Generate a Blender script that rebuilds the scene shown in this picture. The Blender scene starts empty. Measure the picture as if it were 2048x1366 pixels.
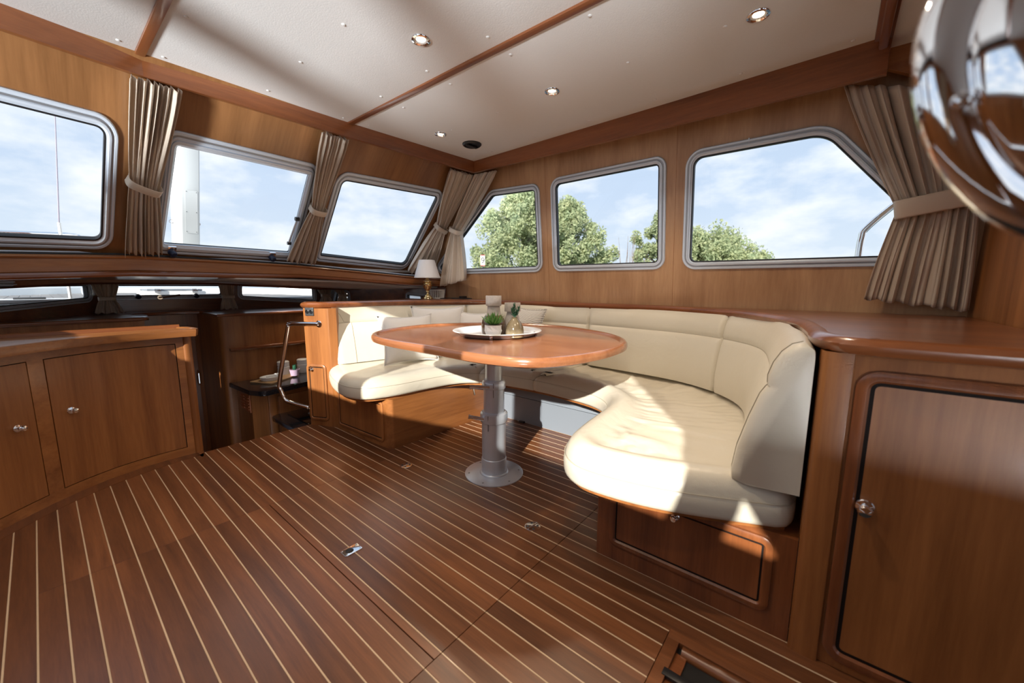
import bpy, bmesh, math, random
from math import sin, cos, pi, radians, sqrt, atan2, exp
from mathutils import Vector, Matrix
from mathutils.geometry import tessellate_polygon
C = bpy.context.scene.collection
SC = bpy.context.scene
random.seed(7)

# ------------------------------------------------------------------ camera, world, sun, exposure
cam_d = bpy.data.cameras.new('camera'); cam = bpy.data.objects.new('camera', cam_d); C.objects.link(cam)
cam_d.sensor_width = 36.0; cam_d.lens = 776.88 / 2048 * 36.0; cam_d.clip_start = 0.02; cam_d.clip_end = 500
cam.location = (0, 0, 1.1)
yaw, pitch, roll = radians(50.6224), radians(8.172), radians(0.2428)
fw = Vector((sin(yaw)*cos(pitch), cos(yaw)*cos(pitch), -sin(pitch)))
rt = Vector((cos(yaw), -sin(yaw), 0)); up = rt.cross(fw)
r2 = rt*cos(roll) + up*sin(roll); u2 = -rt*sin(roll) + up*cos(roll)
cam.matrix_world = Matrix(((r2.x, u2.x, -fw.x, 0), (r2.y, u2.y, -fw.y, 0), (r2.z, u2.z, -fw.z, 1.1), (0, 0, 0, 1)))
cam_d.dof.use_dof = True; cam_d.dof.focus_distance = 2.6; cam_d.dof.aperture_fstop = 2.4
SC.camera = cam
SC.view_settings.view_transform = 'Standard'; SC.view_settings.look = 'None'
SC.view_settings.exposure = 0.75; SC.view_settings.gamma = 1.0; SC.view_settings.use_curve_mapping = False

def nd(nt, t, **kw):
    n = nt.nodes.new(t)
    for k, v in kw.items():
        if k in n.inputs: n.inputs[k].default_value = v
        else: setattr(n, k, v)
    return n

wd = bpy.data.worlds.new('sky'); SC.world = wd; wd.use_nodes = True
nt = wd.node_tree; nt.nodes.clear(); lk = nt.links.new
out = nd(nt, 'ShaderNodeOutputWorld'); bg = nd(nt, 'ShaderNodeBackground'); lk(bg.outputs[0], out.inputs[0])
tc = nd(nt, 'ShaderNodeTexCoord'); sep = nd(nt, 'ShaderNodeSeparateXYZ'); lk(tc.outputs['Generated'], sep.inputs[0])
grad = nd(nt, 'ShaderNodeValToRGB'); lk(sep.outputs['Z'], grad.inputs[0])
e = grad.color_ramp.elements; e[0].position = 0.0; e[0].color = (0.72, 0.80, 0.88, 1); e[1].position = 0.55; e[1].color = (0.46, 0.60, 0.80, 1)
m1 = grad.color_ramp.elements.new(0.2); m1.color = (0.58, 0.69, 0.86, 1)
mp = nd(nt, 'ShaderNodeMapping'); mp.inputs['Scale'].default_value = (2.4, 2.4, 5.6); mp.inputs['Location'].default_value = (3.1, 1.7, 0.4); lk(tc.outputs['Generated'], mp.inputs[0])
nz = nd(nt, 'ShaderNodeTexNoise', Scale=2.2, Detail=9.0, Roughness=0.56); lk(mp.outputs[0], nz.inputs['Vector'])
cr = nd(nt, 'ShaderNodeValToRGB'); cr.color_ramp.elements[0].position = 0.43; cr.color_ramp.elements[1].position = 0.64; lk(nz.outputs['Fac'], cr.inputs[0])
mx = nd(nt, 'ShaderNodeMixRGB'); lk(cr.outputs[0], mx.inputs[0]); lk(grad.outputs[0], mx.inputs[1]); mx.inputs[2].default_value = (0.92, 0.94, 0.97, 1)
lk(mx.outputs[0], bg.inputs[0]); bg.inputs['Strength'].default_value = 0.69

sun_d = bpy.data.lights.new('sun', 'SUN'); sun = bpy.data.objects.new('sun', sun_d); C.objects.link(sun)
sun_d.energy = 5.6; sun_d.color = (1.0, 0.93, 0.83); sun_d.angle = radians(0.7)
SUN_EL, sdx, sdy = radians(22.6), 0.939, 0.343
sv = Vector((sdx*cos(SUN_EL), sdy*cos(SUN_EL), -sin(SUN_EL)))
sun.rotation_euler = sv.to_track_quat('-Z', 'Y').to_euler()

gl_d = bpy.data.lights.new('sun_glitter', 'SUN'); gl = bpy.data.objects.new('sun_glitter', gl_d); C.objects.link(gl)   # sunlight thrown up by the harbour water
gl_d.energy = 4.4; gl_d.color = (0.95, 0.975, 1.0); gl_d.angle = radians(9)
gv = Vector((sdx*cos(radians(19)), sdy*cos(radians(19)), sin(radians(19))))
gl.rotation_euler = gv.to_track_quat('-Z', 'Y').to_euler()

# ------------------------------------------------------------------ helpers
def setp(o, label=None, cat=None, group=None, kind=None):
    if label: o['label'] = label
    if cat: o['category'] = cat
    if group: o['group'] = group
    if kind: o['kind'] = kind
    return o

def wloc(o):
    v = Vector((0, 0, 0))
    while o is not None:
        v += o.location; o = o.parent
    return v

def obj(name, g, mat, parent=None, origin=None, sharp=35, smooth=True):
    V, F = g
    off = wloc(parent) if parent is not None else Vector(origin if origin else (0, 0, 0))
    me = bpy.data.meshes.new(name)
    me.from_pydata([(v[0]-off.x, v[1]-off.y, v[2]-off.z) for v in V], [], F)
    if mat: me.materials.append(mat)
    bm = bmesh.new(); bm.from_mesh(me); bmesh.ops.recalc_face_normals(bm, faces=bm.faces); bm.to_mesh(me); bm.free()
    if smooth:
        me.shade_smooth()
        if sharp < 180: me.set_sharp_from_angle(angle=radians(sharp))
    o = bpy.data.objects.new(name, me); C.objects.link(o)
    if parent is not None: o.parent = parent
    else: o.location = off
    return o

def thing(name, label, cat, loc=(0, 0, 0), group=None):
    o = bpy.data.objects.new(name, None); C.objects.link(o); o.location = loc; o.empty_display_size = 0.05
    return setp(o, label, cat, group)

def struct(name, g, mat, **kw):
    return setp(obj(name, g, mat, **kw), kind='structure')

def dup(o, loc, label=None, group=None, parent=None):
    c = o.copy(); C.objects.link(c); c.location = loc; c.parent = parent
    if label: c['label'] = label
    if group: c['group'] = group
    for ch in o.children:
        d = ch.copy(); C.objects.link(d); d.parent = c
        for gch in ch.children:
            q = gch.copy(); C.objects.link(q); q.parent = d
    return c

def join(*gs):
    V, F = [], []
    for v, f in gs:
        n = len(V); V += [tuple(p) for p in v]; F += [tuple(i+n for i in q) for q in f]
    return V, F

def xf(g, fn): return [tuple(fn(*v)) for v in g[0]], g[1]
def mov(g, d): return [(v[0]+d[0], v[1]+d[1], v[2]+d[2]) for v in g[0]], g[1]

def from_bm(bm):
    bm.verts.ensure_lookup_table(); bm.verts.index_update()
    r = [tuple(v.co) for v in bm.verts], [tuple(v.index for v in f.verts) for f in bm.faces]
    bm.free(); return r

def box(x0, x1, y0, y1, z0, z1, b=0.0, seg=2):
    bm = bmesh.new(); bmesh.ops.create_cube(bm, size=1)
    for v in bm.verts: v.co = Vector(((x0+x1)/2+v.co.x*(x1-x0), (y0+y1)/2+v.co.y*(y1-y0), (z0+z1)/2+v.co.z*(z1-z0)))
    if b: bmesh.ops.bevel(bm, geom=bm.edges[:], offset=b, segments=seg, affect='EDGES', profile=0.6)
    return from_bm(bm)

def prism(poly, z0, z1, b=0.0, seg=3):
    n = len(poly)
    bm = bmesh.new(); bt = [bm.verts.new((p[0], p[1], z0)) for p in poly]; tp = [bm.verts.new((p[0], p[1], z1)) for p in poly]
    bm.faces.new(bt[::-1]); bm.faces.new(tp)
    for i in range(n): bm.faces.new((bt[i], bt[(i+1) % n], tp[(i+1) % n], tp[i]))
    if b:
        ed = [e for e in bm.edges if abs(e.verts[0].co.z-e.verts[1].co.z) < 1e-6]
        bmesh.ops.bevel(bm, geom=ed, offset=b, segments=seg, affect='EDGES', profile=0.6)
    return from_bm(bm)

def catmull(P, per=8, closed=False):
    P = [Vector(p) for p in P]; n = len(P); R = []
    for i in range(n if closed else n-1):
        a, b_, c, d = (P[(i-1) % n], P[i], P[(i+1) % n], P[(i+2) % n]) if closed else (P[max(i-1, 0)], P[i], P[i+1], P[min(i+2, n-1)])
        for k in range(per):
            t = k/per
            R.append(0.5*((2*b_)+(-a+c)*t+(2*a-5*b_+4*c-d)*t*t+(-a+3*b_-3*c+d)*t**3))
    if not closed: R.append(P[-1])
    return R

def resample(P, n, closed=False):
    P = [Vector(p) for p in P]
    if closed: P = P+[P[0]]
    d = [0]
    for i in range(1, len(P)): d.append(d[-1]+(P[i]-P[i-1]).length)
    R = []; j = 0
    for k in range(n):
        s = d[-1]*k/(n if closed else n-1)
        while j < len(P)-2 and d[j+1] < s: j += 1
        L_ = d[j+1]-d[j]; R.append(P[j].lerp(P[j+1], (s-d[j])/L_ if L_ else 0))
    return R

def rpoly(P, r, seg=5):
    """polygon with rounded corners; r a number or list"""
    n = len(P); R = []
    for i in range(n):
        p = Vector(P[i][:2]); a = Vector(P[i-1][:2])-p; b = Vector(P[(i+1) % n][:2])-p
        ri = r[i] if isinstance(r, (list, tuple)) else r
        if ri <= 0: R.append((p.x, p.y)); continue
        la, lb = a.length, b.length; a /= la; b /= lb
        ang = a.angle(b); t = min(ri/math.tan(ang/2), la*0.49, lb*0.49); rr = t*math.tan(ang/2)
        c = p+(a+b).normalized()*(rr/sin(ang/2)); s, e2 = p+a*t-c, p+b*t-c
        a0 = atan2(s.y, s.x); a1 = atan2(e2.y, e2.x); da = (a1-a0+pi) % (2*pi)-pi
        for k in range(seg+1):
            q = a0+da*k/seg; R.append((c.x+rr*cos(q), c.y+rr*sin(q)))
    return R

def area(P): return sum(P[i-1][0]*P[i][1]-P[i][0]*P[i-1][1] for i in range(len(P)))/2

def offs(P, d):
    """inset a closed polygon by d (positive = inwards)"""
    n = len(P); s = 1 if area(P) > 0 else -1; R = []
    for i in range(n):
        p = Vector(P[i][:2]); a = (p-Vector(P[i-1][:2])); b = (Vector(P[(i+1) % n][:2])-p)
        if a.length < 1e-7: a = b
        if b.length < 1e-7: b = a
        a = a.normalized(); b = b.normalized()
        na, nb = Vector((-a.y, a.x))*s, Vector((-b.y, b.x))*s
        m = na+nb
        m = m/max(m.length_squared/2, 0.5) if m.length > 1e-6 else na
        R.append((p.x+m.x*d, p.y+m.y*d))
    return R

def ring(outline, prof, fn, closed=True):
    """sweep prof [(inset, height)] round a closed 2-D outline; fn(u,v,h)->xyz"""
    V, F = [], []; n = len(outline); k = len(prof)
    for ins, h in prof:
        for p in offs(outline, ins): V.append(tuple(fn(p[0], p[1], h)))
    for j in range(k if closed else k-1):
        j2 = (j+1) % k
        for i in range(n):
            i2 = (i+1) % n; F.append((j*n+i, j*n+i2, j2*n+i2, j2*n+i))
    return V, F

def fill(outer, holes=()):
    tri = tessellate_polygon([[Vector((p[0], p[1], 0)) for p in L_] for L_ in [outer]+list(holes)])
    return [tuple(p) for L_ in [outer]+list(holes) for p in L_], [tuple(t) for t in tri]

def slab(outer, holes, fn, h0, h1):
    P, T = fill(outer, holes); n = len(P); V = [tuple(fn(p[0], p[1], h0)) for p in P]+[tuple(fn(p[0], p[1], h1)) for p in P]
    F = list(T)+[(c+n, b+n, a+n) for a, b, c in T]; o = 0
    for L_ in [outer]+list(holes):
        m = len(L_)
        for i in range(m): F.append((o+i, o+(i+1) % m, n+o+(i+1) % m, n+o+i))
        o += m
    return V, F

def sweep(path, prof, closed=False, cap=True, side=1):
    """prof [(w,z)] swept along a plan path of 3-D points; w to the right of travel (side=1)"""
    P = [Vector(p) for p in path]; n = len(P); k = len(prof); V, F = [], []
    for i in range(n):
        a = (P[i]-P[i-1]) if (i or closed) else P[1]-P[0]
        b = (P[(i+1) % n]-P[i]) if (i < n-1 or closed) else a
        a = Vector((a.x, a.y, 0)).normalized(); b = Vector((b.x, b.y, 0)).normalized()
        na, nb = Vector((a.y, -a.x, 0)), Vector((b.y, -b.x, 0)); m = na+nb; m = m/max(m.length_squared/2, 0.3)*side
        for w, z in prof: V.append((P[i].x+m.x*w, P[i].y+m.y*w, P[i].z+z))
    for i in range(n if closed else n-1):
        for j in range(k):
            a, b = i*k, ((i+1) % n)*k; F.append((a+j, a+(j+1) % k, b+(j+1) % k, b+j))
    if cap and not closed: F += [tuple(range(k))[::-1], tuple((n-1)*k+j for j in range(k))]
    return V, F

def tube(path, r, n=10, closed=False, cap=True):
    P = [Vector(p) for p in path]; m = len(P); V, F = [], []; prev = None
    for i in range(m):
        t = (P[(i+1) % m]-P[i-1]) if closed else (P[min(i+1, m-1)]-P[max(i-1, 0)])
        t.normalize()
        if prev is None:
            a = Vector((0, 0, 1)) if abs(t.z) < 0.9 else Vector((1, 0, 0)); prev = (a-t*a.dot(t)).normalized()
        else: prev = (prev-t*prev.dot(t)).normalized()
        b = t.cross(prev); ri = r[i] if isinstance(r, (list, tuple)) else r
        for k in range(n):
            q = 2*pi*k/n; V.append(tuple(P[i]+(prev*cos(q)+b*sin(q))*ri))
    for i in range(m if closed else m-1):
        for k in range(n):
            a, b_ = i*n, ((i+1) % m)*n; F.append((a+k, a+(k+1) % n, b_+(k+1) % n, b_+k))
    if cap and not closed: F += [tuple(range(n))[::-1], tuple((m-1)*n+k for k in range(n))]
    return V, F

def lathe(prof, n=24, c=(0, 0, 0), axis=(0, 0, 1)):
    V, F = [], []; k = len(prof)
    q = Vector((0, 0, 1)).rotation_difference(Vector(axis).normalized())
    for r, z in prof:
        for i in range(n):
            a = 2*pi*i/n; p = q @ Vector((r*cos(a), r*sin(a), z)); V.append((p.x+c[0], p.y+c[1], p.z+c[2]))
    for j in range(k-1):
        for i in range(n): F.append((j*n+i, j*n+(i+1) % n, (j+1)*n+(i+1) % n, (j+1)*n+i))
    if prof[0][0] > 1e-6: F.append(tuple(range(n))[::-1])
    if prof[-1][0] > 1e-6: F.append(tuple((k-1)*n+i for i in range(n)))
    return V, F

# ------------------------------------------------------------------ materials
def newmat(name):
    m = bpy.data.materials.new(name); m.use_nodes = True; nt = m.node_tree
    return m, nt, nt.nodes['Principled BSDF'], nt.links.new

def plain(name, col, rough=0.5, metal=0.0, coat=0.0, spec=0.5, noise=0.0, nscale=30.0, bump=0.0, sheen=0.0):
    m, nt, b, lk = newmat(name)
    b.inputs['Base Color'].default_value = (*col, 1); b.inputs['Roughness'].default_value = rough; b.inputs['Metallic'].default_value = metal
    b.inputs['Coat Weight'].default_value = coat; b.inputs['Specular IOR Level'].default_value = spec; b.inputs['Sheen Weight'].default_value = sheen
    if noise or bump:
        tc = nd(nt, 'ShaderNodeTexCoord'); n = nd(nt, 'ShaderNodeTexNoise', Scale=nscale, Detail=5.0); lk(tc.outputs['Object'], n.inputs['Vector'])
        if noise:
            r = nd(nt, 'ShaderNodeMapRange'); r.inputs['To Min'].default_value = 1-noise; r.inputs['To Max'].default_value = 1+noise; lk(n.outputs['Fac'], r.inputs['Value'])
            v = nd(nt, 'ShaderNodeVectorMath', operation='SCALE'); v.inputs[0].default_value = col; lk(r.outputs[0], v.inputs['Scale']); lk(v.outputs[0], b.inputs['Base Color'])
        if bump:
            bp = nd(nt, 'ShaderNodeBump', Strength=bump, Distance=0.004); lk(n.outputs['Fac'], bp.inputs['Height']); lk(bp.outputs[0], b.inputs['Normal'])
    return m

def wood(name, dark, light, axis='z', scale=1.0, rough=0.35, coat=0.25, per_object=0.0, contrast=1.0, rotx=0.0, crough=0.12):
    m, nt, b, lk = newmat(name)
    tc = nd(nt, 'ShaderNodeTexCoord'); mp = nd(nt, 'ShaderNodeMapping'); vr = nd(nt, 'ShaderNodeVectorRotate', rotation_type='X_AXIS'); vr.inputs['Angle'].default_value = radians(rotx); lk(tc.outputs['Object'], vr.inputs['Vector']); lk(vr.outputs[0], mp.inputs[0])
    s = [9.0, 9.0, 9.0]; s['xyz'.index(axis)] = 0.55; mp.inputs['Scale'].default_value = [q*scale for q in s]
    vec = mp.outputs[0]
    if per_object:
        oi = nd(nt, 'ShaderNodeObjectInfo'); vm = nd(nt, 'ShaderNodeVectorMath', operation='SCALE'); vm.inputs[0].default_value = (37, 53, 71); lk(oi.outputs['Random'], vm.inputs['Scale'])
        va = nd(nt, 'ShaderNodeVectorMath', operation='ADD'); lk(mp.outputs[0], va.inputs[0]); lk(vm.outputs[0], va.inputs[1]); vec = va.outputs[0]
    n1 = nd(nt, 'ShaderNodeTexNoise', Scale=0.9, Detail=4.0, Roughness=0.55, Distortion=0.6); lk(vec, n1.inputs['Vector'])
    n2 = nd(nt, 'ShaderNodeTexNoise', Scale=9.0, Detail=6.0, Roughness=0.65, Distortion=0.15); lk(vec, n2.inputs['Vector'])
    a = nd(nt, 'ShaderNodeMath', operation='MULTIPLY_ADD'); lk(n2.outputs['Fac'], a.inputs[0]); a.inputs[1].default_value = 0.45; lk(n1.outputs['Fac'], a.inputs[2])
    r = nd(nt, 'ShaderNodeMapRange'); lk(a.outputs[0], r.inputs['Value']); r.inputs['From Min'].default_value = 0.725-0.25/contrast; r.inputs['From Max'].default_value = 0.725+0.25/contrast
    mx = nd(nt, 'ShaderNodeMixRGB'); lk(r.outputs[0], mx.inputs[0]); mx.inputs[1].default_value = (*dark, 1); mx.inputs[2].default_value = (*light, 1)
    col = mx.outputs[0]
    if per_object:
        rr = nd(nt, 'ShaderNodeMapRange'); lk(oi.outputs['Random'], rr.inputs['Value']); rr.inputs['To Min'].default_value = 1-per_object; rr.inputs['To Max'].default_value = 1+per_object
        vs = nd(nt, 'ShaderNodeVectorMath', operation='SCALE'); lk(col, vs.inputs[0]); lk(rr.outputs[0], vs.inputs['Scale']); col = vs.outputs[0]
    lk(col, b.inputs['Base Color']); b.inputs['Roughness'].default_value = rough; b.inputs['Coat Weight'].default_value = coat; b.inputs['Coat Roughness'].default_value = crough
    bp = nd(nt, 'ShaderNodeBump', Strength=0.06, Distance=0.002); lk(n2.outputs['Fac'], bp.inputs['Height']); lk(bp.outputs[0], b.inputs['Normal'])
    return m

CH_D, CH_L = (0.19, 0.063, 0.0165), (0.42, 0.165, 0.049)
W_Z = wood('cherry_vertical', CH_D, CH_L, 'z', 1.0, 0.4, 0.12)
W_X = wood('cherry_athwart', CH_D, CH_L, 'x', 1.0)
W_Y = wood('cherry_lengthwise', CH_D, CH_L, 'y', 1.0)
W_WALL = wood('wall_veneer', (0.36, 0.185, 0.088), (0.60, 0.36, 0.19), 'z', 0.8, 0.38, 0.2)
W_FRONT = wood('front_veneer', (0.17, 0.072, 0.024), (0.36, 0.165, 0.062), 'z', 0.8, 0.36, 0.25, rotx=-45)
WD_X = wood('mahogany_athwart', (0.13, 0.036, 0.012), (0.30, 0.10, 0.032), 'x', 1.3, 0.28, 0.5)
WD_Y = wood('mahogany_lengthwise', (0.13, 0.036, 0.012), (0.30, 0.10, 0.032), 'y', 1.3, 0.28, 0.5)
WD_Z = wood('mahogany_vertical', (0.13, 0.036, 0.012), (0.30, 0.10, 0.032), 'z', 1.3, 0.3, 0.4)
TABLE = wood('table_wood', (0.22, 0.075, 0.030), (0.38, 0.155, 0.066), 'y', 1.2, 0.25, 0.6, crough=0.16)
PLANK = wood('teak_plank', (0.098, 0.033, 0.0115), (0.245, 0.088, 0.031), 'y', 2.6, 0.36, 0.4, per_object=0.22, contrast=0.9, crough=0.27)
CTOP = wood('counter_wood', (0.13, 0.036, 0.012), (0.28, 0.095, 0.032), 'y', 1.3, 0.34, 0.8, crough=0.26)
HOLLY = wood('holly_inlay', (0.60, 0.43, 0.27), (0.74, 0.55, 0.37), 'y', 3.0, 0.38, 0.15)
INLAY = plain('ebony_inlay', (0.014, 0.010, 0.009), 0.7, spec=0.15)
DARK = plain('shadow_gap', (0.01, 0.008, 0.007), 0.9)
HEAD = plain('headliner_vinyl', (0.72, 0.71, 0.69), 0.75, noise=0.03, nscale=160, bump=0.15)
WHITE = plain('white_gelcoat', (0.80, 0.80, 0.78), 0.3, coat=0.3)
WHITE2 = plain('white_lining', (0.74, 0.72, 0.68), 0.6)
ALU = plain('anodised_aluminium', (0.68, 0.76, 0.86), 0.36, metal=0.2, noise=0.03, nscale=60)
ALUD = plain('aluminium_groove', (0.34, 0.36, 0.39), 0.45, metal=0.6)
CAST = plain('cast_aluminium', (0.64, 0.68, 0.75), 0.32, metal=0.45, noise=0.06, nscale=500, bump=0.05)
CHROME = plain('polished_chrome', (0.86, 0.86, 0.88), 0.06, metal=1.0)
GASKET = plain('black_gasket', (0.012, 0.012, 0.014), 0.5)
BLKPL = plain('black_plastic', (0.012, 0.012, 0.014), 0.35)
NAVY = plain('navy_plastic', (0.012, 0.022, 0.06), 0.3)
GREYPL = plain('grey_plastic', (0.05, 0.055, 0.062), 0.4)
GREYPAN = plain('grey_painted_panel', (0.19, 0.215, 0.25), 0.45, noise=0.03, nscale=8)
BRASS = plain('polished_brass', (0.78, 0.60, 0.30), 0.14, metal=1.0)
GRANITE = plain('dark_granite', (0.02, 0.022, 0.028), 0.12, coat=0.4, noise=0.9, nscale=220)
CERAN = plain('black_glass_hob', (0.006, 0.006, 0.007), 0.05, coat=0.5)
LINEN = plain('white_linen', (0.74, 0.72, 0.70), 0.9, noise=0.05, nscale=240, bump=0.12, sheen=0.2)
SHADE = plain('white_lampshade', (0.80, 0.78, 0.78), 0.8)
CONC = plain('speckled_concrete', (0.47, 0.44, 0.41), 0.8, noise=0.22, nscale=70, bump=0.1)
CERAM = plain('white_ceramic', (0.80, 0.82, 0.85), 0.35)
TRAYM = plain('silver_tray', (0.78, 0.78, 0.79), 0.3, metal=0.45)
GREENL = plain('succulent_green', (0.10, 0.26, 0.06), 0.5, noise=0.3, nscale=60)
GREEND = plain('succulent_dark', (0.02, 0.10, 0.055), 0.45, noise=0.25, nscale=60)
ROPE = plain('wicker_white', (0.70, 0.68, 0.64), 0.6)
PINK = plain('lilac_pot', (0.45, 0.33, 0.45), 0.5)
BOARD = wood('beech_board', (0.42, 0.26, 0.13), (0.55, 0.37, 0.2), 'y', 1.5, 0.5, 0.0)
ORANGE = plain('slatted_vent_wood', (0.42, 0.13, 0.045), 0.4)
TWIG = plain('bare_twig', (0.16, 0.11, 0.09), 0.9)
BARK = plain('bark', (0.16, 0.13, 0.10), 0.95)
SIGNR = plain('sign_red', (0.45, 0.03, 0.03), 0.5)
TEAKG = plain('weathered_teak', (0.21, 0.205, 0.205), 0.8, noise=0.12, nscale=14)
GRASS = plain('bank_grass', (0.08, 0.13, 0.04), 0.95, noise=0.3, nscale=0.6)

def leather():
    m, nt, b, lk = newmat('cream_leather')
    tc = nd(nt, 'ShaderNodeTexCoord')
    n1 = nd(nt, 'ShaderNodeTexNoise', Scale=3.0, Detail=3.0); lk(tc.outputs['Object'], n1.inputs['Vector'])
    n2 = nd(nt, 'ShaderNodeTexVoronoi', Scale=260.0); lk(tc.outputs['Object'], n2.inputs['Vector'])
    n3 = nd(nt, 'ShaderNodeTexNoise', Scale=9.0, Detail=4.0, Distortion=1.2); lk(tc.outputs['Object'], n3.inputs['Vector'])
    mx = nd(nt, 'ShaderNodeMixRGB'); lk(n1.outputs['Fac'], mx.inputs[0]); mx.inputs[1].default_value = (0.62, 0.57, 0.465, 1); mx.inputs[2].default_value = (0.70, 0.655, 0.55, 1)
    lk(mx.outputs[0], b.inputs['Base Color']); b.inputs['Roughness'].default_value = 0.38; b.inputs['Coat Weight'].default_value = 0.12; b.inputs['Coat Roughness'].default_value = 0.25
    b1 = nd(nt, 'ShaderNodeBump', Strength=0.12, Distance=0.001); lk(n2.outputs['Distance'], b1.inputs['Height'])
    b2 = nd(nt, 'ShaderNodeBump', Strength=0.22, Distance=0.010); lk(n3.outputs['Fac'], b2.inputs['Height']); lk(b1.outputs[0], b2.inputs['Normal']); lk(b2.outputs[0], b.inputs['Normal'])
    return m
LEATHER = leather()
SEAM = plain('leather_seam', (0.47, 0.42, 0.33), 0.6)

def cloth(name, col, tr):
    m, nt, b, lk = newmat(name)
    b.inputs['Base Color'].default_value = (*col, 1); b.inputs['Roughness'].default_value = 0.42; b.inputs['Sheen Weight'].default_value = 0.25; b.inputs['Specular IOR Level'].default_value = 0.45
    t = nd(nt, 'ShaderNodeBsdfTranslucent'); t.inputs[0].default_value = (*col, 1); ms = nd(nt, 'ShaderNodeMixShader'); ms.inputs[0].default_value = tr
    lk(b.outputs[0], ms.inputs[1]); lk(t.outputs[0], ms.inputs[2]); lk(ms.outputs[0], nt.nodes['Material Output'].inputs[0])
    tc = nd(nt, 'ShaderNodeTexCoord'); n = nd(nt, 'ShaderNodeTexNoise', Scale=25.0, Detail=4.0); lk(tc.outputs['Object'], n.inputs['Vector'])
    bp = nd(nt, 'ShaderNodeBump', Strength=0.2, Distance=0.006); lk(n.outputs['Fac'], bp.inputs['Height']); lk(bp.outputs[0], b.inputs['Normal'])
    return m
SATIN = cloth('taupe_satin', (0.76, 0.65, 0.53), 0.28)

def glass(name, tint=(1, 1, 1)):
    m, nt, b, lk = newmat(name); nt.nodes.remove(b)
    tr = nd(nt, 'ShaderNodeBsdfTransparent'); tr.inputs[0].default_value = (*tint, 1); gl = nd(nt, 'ShaderNodeBsdfGlossy'); gl.inputs['Roughness'].default_value = 0.01
    fr = nd(nt, 'ShaderNodeFresnel', IOR=1.3); ge = nd(nt, 'ShaderNodeNewGeometry'); iv = nd(nt, 'ShaderNodeMath', operation='SUBTRACT'); iv.inputs[0].default_value = 1.0; lk(ge.outputs['Backfacing'], iv.inputs[1])
    ml = nd(nt, 'ShaderNodeMath', operation='MULTIPLY'); lk(fr.outputs[0], ml.inputs[0]); lk(iv.outputs[0], ml.inputs[1]); ms = nd(nt, 'ShaderNodeMixShader'); lk(ml.outputs[0], ms.inputs[0]); lk(tr.outputs[0], ms.inputs[1]); lk(gl.outputs[0], ms.inputs[2])
    lk(ms.outputs[0], nt.nodes['Material Output'].inputs[0]); return m
GLASS = glass('window_glass', (0.97, 0.985, 0.99))

def brown_glaze():
    m, nt, b, lk = newmat('brown_glaze')
    tc = nd(nt, 'ShaderNodeTexCoord'); sp = nd(nt, 'ShaderNodeSeparateXYZ'); lk(tc.outputs['Object'], sp.inputs[0])
    n = nd(nt, 'ShaderNodeTexNoise', Scale=22.0, Detail=4.0); lk(tc.outputs['Object'], n.inputs['Vector'])
    a = nd(nt, 'ShaderNodeMath', operation='MULTIPLY_ADD'); lk(n.outputs['Fac'], a.inputs[0]); a.inputs[1].default_value = 0.05; lk(sp.outputs['Z'], a.inputs[2])
    r = nd(nt, 'ShaderNodeValToRGB'); lk(a.outputs[0], r.inputs[0]); e = r.color_ramp.elements
    e[0].position = 0.03; e[0].color = (0.32, 0.265, 0.17, 1); e[1].position = 0.075; e[1].color = (0.10, 0.075, 0.043, 1)
    lk(r.outputs[0], b.inputs['Base Color']); b.inputs['Roughness'].default_value = 0.08; b.inputs['Coat Weight'].default_value = 0.6
    return m
GLAZE = brown_glaze()
GLAZE2 = plain('smoky_brown_glaze', (0.12, 0.075, 0.045), 0.07, coat=0.6, noise=0.3, nscale=20)

def lamp_mat(name, col, s):
    m, nt, b, lk = newmat(name); b.inputs['Base Color'].default_value = (*col, 1); b.inputs['Emission Color'].default_value = (*col, 1); b.inputs['Emission Strength'].default_value = s; return m
BULB = lamp_mat('lit_bulb', (1.0, 0.78, 0.52), 6.0)

def knit():
    m, nt, b, lk = newmat('corduroy_white')
    tc = nd(nt, 'ShaderNodeTexCoord'); w = nd(nt, 'ShaderNodeTexWave', Scale=38.0, Distortion=0.6); w.bands_direction = 'DIAGONAL'; lk(tc.outputs['Object'], w.inputs['Vector'])
    mx = nd(nt, 'ShaderNodeMixRGB'); lk(w.outputs['Fac'], mx.inputs[0]); mx.inputs[1].default_value = (0.46, 0.43, 0.40, 1); mx.inputs[2].default_value = (0.74, 0.72, 0.68, 1); lk(mx.outputs[0], b.inputs['Base Color'])
    b.inputs['Roughness'].default_value = 0.9; bp = nd(nt, 'ShaderNodeBump', Strength=0.6, Distance=0.004); lk(w.outputs['Fac'], bp.inputs['Height']); lk(bp.outputs[0], b.inputs['Normal']); return m
KNIT = knit()

def water():
    m, nt, b, lk = newmat('harbour_water')
    b.inputs['Base Color'].default_value = (0.03, 0.05, 0.055, 1); b.inputs['Roughness'].default_value = 0.08
    tc = nd(nt, 'ShaderNodeTexCoord'); n = nd(nt, 'ShaderNodeTexNoise', Scale=2.5, Detail=5.0); lk(tc.outputs['Object'], n.inputs['Vector'])
    bp = nd(nt, 'ShaderNodeBump', Strength=0.5, Distance=0.08); lk(n.outputs['Fac'], bp.inputs['Height']); lk(bp.outputs[0], b.inputs['Normal']); return m
WATER = water()

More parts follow.
